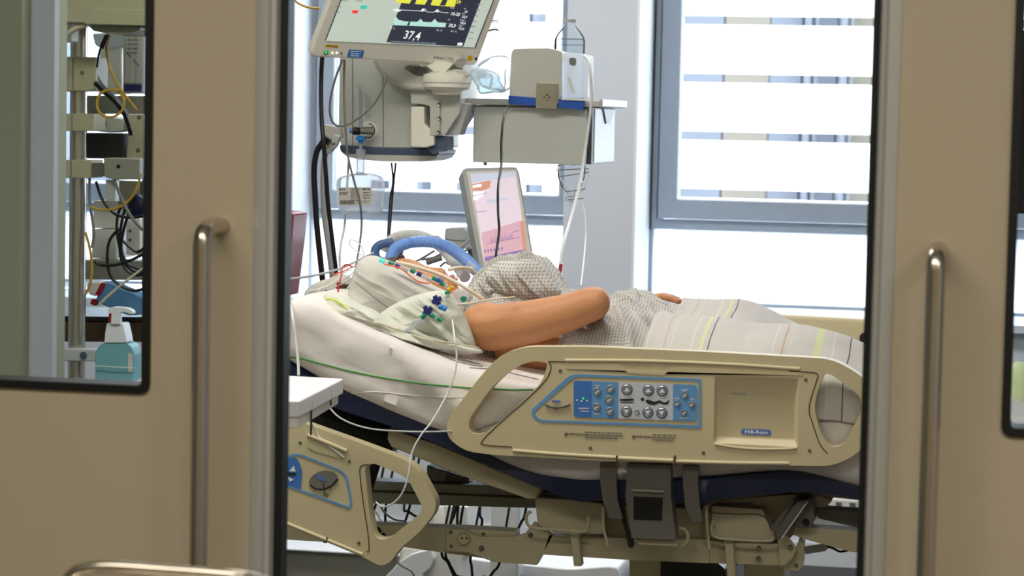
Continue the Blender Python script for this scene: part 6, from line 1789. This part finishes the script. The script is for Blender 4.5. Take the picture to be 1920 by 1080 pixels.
hose('yellow_cable', 'yellow cable running down beside the lower part of the pole', 'cable', [(160, 435, 6.15), (167, 460, 6.15), (172, 490, 6.15), (172, 515, 6.15), (168, 535, 6.15), (160, 552, 6.15)], .0036, 'yellow_cable')
hose('black_line', 'black cable beside the pole above the lower yellow cable', 'cable', [(168, 330, 6.16), (168, 375, 6.16), (173, 410, 6.16), (176, 440, 6.16), (172, 465, 6.16)], .0038, 'grey_cable')
hose('cream_cable', 'thick cream cable bending from the pendant housing to the clamp block', 'cable', [(160, 47, 6.02), (140, 54, 6.02), (124, 68, 6.03), (115, 90, 6.05), (110, 110, 6.08), (112, 130, 6.09)], .0068, 'cream_cable')
hose('grey_strap', 'grey cable crossing diagonally over the black coil', 'cable', [(214, 338, 6.14), (228, 372, 6.14), (245, 405, 6.14), (268, 432, 6.15)], .0042, 'grey_cable')
hose('grey_strap', 'pale strap crossing below the black coil', 'cable', [(185, 572, 6.1), (205, 553, 6.1), (230, 532, 6.1), (262, 508, 6.1), (280, 496, 6.1)], .0034, 'cream_cable')
hose('grey_strap', 'pale green cable left of the pole', 'cable', [(110, 335, 6.12), (114, 400, 6.12), (108, 460, 6.12), (111, 520, 6.12), (118, 560, 6.12), (109, 590, 6.12)], .0042, 'light_grey_cable')
# red and blue carton bottle, shelf, hand disinfectant
cb = thing('cleaner_bottle', 'tilted pale blue bottle with red label lying on the dark shelf', 'bottle', P(215, 592, 6.3))
soft('bottle_body', [(188, 534), (200, 528), (268, 558), (266, 590), (240, 592), (178, 566)], 'blue_box_card', 6.3, .07, cb, r=6)
soft('red_label', [(190, 530), (198, 533), (186, 556), (178, 552)], 'red_plastic', 6.296, .078, cb, r=1, bev=0)
soft('bottle_neck', [(162, 530), (188, 528), (180, 556), (166, 552)], 'cream_plastic', 6.31, .05, cb, r=5)
soft('red_cap', [(172, 560), (182, 562), (178, 574), (168, 570)], 'red_plastic', 6.29, .05, cb, r=2)
ds = thing('dark_shelf', 'dark brown shelf board behind the turquoise bottle', 'shelf', P(200, 640, 6.42))
soft('shelf_board', [(60, 604), (320, 607), (320, 642), (60, 640)], 'brown_wood', 6.42, .4, ds, r=1)
soft('shelf_lip', [(60, 592), (320, 595), (320, 605), (60, 602)], 'black_plastic', 6.44, .35, ds, r=1)
soft('shelf_leg', [(275, 640), (300, 640), (300, 1200), (275, 1200)], 'brown_wood', 6.5, .05, ds, r=1)
YP = 6.1
sb = thing('soap_bottle', 'turquoise hand disinfectant bottle with white pump head behind the left glass', 'bottle', P(213, 712, YP))
soft('bottle_body', [(178, 716), (178, 660), (186, 648), (194, 643), (238, 643), (246, 650), (251, 662), (249, 716)], 'turquoise_liquid', YP, .06, sb, r=[3, 8, 4, 4, 4, 4, 8, 3], bev=.009, seg=4)
soft('collar', [(195, 643), (197, 622), (200, 606), (230, 606), (234, 622), (238, 643)], 'bright_white_plastic', YP - .004, .05, sb, r=3, bev=.006)
soft('pump_stem', [(208, 608), (208, 588), (224, 588), (224, 608)], 'bright_white_plastic', YP - .012, .02, sb, r=1)
soft('pump_nozzle', [(202, 588), (203, 578), (214, 575), (238, 577), (248, 582), (250, 589), (244, 590), (236, 586), (226, 586), (222, 590)], 'bright_white_plastic', YP - .012, .022, sb, r=3, bev=.003)
soft('red_mark', [(204, 588), (209, 588), (208, 604), (203, 604)], 'red_plastic', YP - .013, .01, sb, r=0, bev=0)
soft('label', [(240, 662), (249, 664), (248, 700), (240, 698)], 'label_paper', YP - .001, .002, sb, r=0, bev=0)
hs_ = thing('bottle_holder', 'wire holder carrying the turquoise bottle on the pole rail', 'holder', P(213, 725, YP))
soft('tray', [(165, 714), (258, 716), (258, 730), (165, 728)], 'light_grey_cable', YP - .01, .09, hs_, r=2)
soft('arm', [(140, 716), (172, 717), (172, 727), (140, 726)], 'brushed_aluminium', YP + .02, .03, hs_, r=1)
line('wire_guard', [(176, 686, YP - .012), (212, 688, YP - .014), (252, 690, YP - .012)], .0014, 'white_tube', hs_)

# ================================================================== IN FRONT OF THE LEFT DOOR
tb = thing('steel_trolley', 'steel tube handrail of a trolley in the corridor before the left door', 'trolley', (P(300, 1100, 2.5).x, 2.5, 0))
b = B(); tube(b, [P(105, 1200, 2.5), P(112, 1120, 2.5), P(135, 1078, 2.5), P(165, 1066, 2.5), P(210, 1063, 2.5), P(300, 1069, 2.5), P(420, 1078, 2.5), P(480, 1087, 2.52), P(520, 1110, 2.56), P(540, 1200, 2.6)], .0068, seg=18); obj('rail', b, 'satin_steel', tb)
for a, Yq in ((105, 2.5), (540, 2.6)):
    p = P(a, 1200, Yq); b = B(); cyl(b, (p.x, Yq, .08), (p.x, Yq, p.z + .002), .0068, seg=18); obj('leg', b, 'satin_steel', tb)
    b = B(); cyl(b, (p.x - .012, Yq, .04), (p.x + .012, Yq, .04), .04, seg=20); obj('castor', b, 'charcoal_metal', tb)
pa, pb_ = P(105, 1200, 2.5), P(540, 1200, 2.6)
b = B(); box(b, (pa.x - .01, 2.32, .82), (pb_.x + .01, 2.62, .84)); obj('shelf_board', b, 'satin_steel', tb, bev=.004)

# ================================================================== SEEN THROUGH THE RIGHT DOOR'S WINDOW
scn = thing('dark_screen', 'black screen housing at the right edge behind the right door glass', 'screen', P(1960, 420, 6.4))
soft('housing', [(1902, 56), (2080, 60), (2080, 405), (1900, 400)], 'black_plastic', 6.4, .05, scn, r=4)
soft('support_column', [(1960, 400), (1990, 400), (1990, 1250), (1960, 1250)], 'charcoal_metal', 6.46, .04, scn, r=1)
gc = B(); puffy(gc, PY(5.2), [(1895, 690), (1930, 680), (2000, 690), (2010, 790), (1960, 805), (1893, 800)], .06, fold=.006, fs=18, seed=5)
gco = obj('green_cloth', gc, 'pale_green_cloth', None, angle=80); tag(gco, 'pale green cloth behind the lower corner of the right door glass', 'cloth')
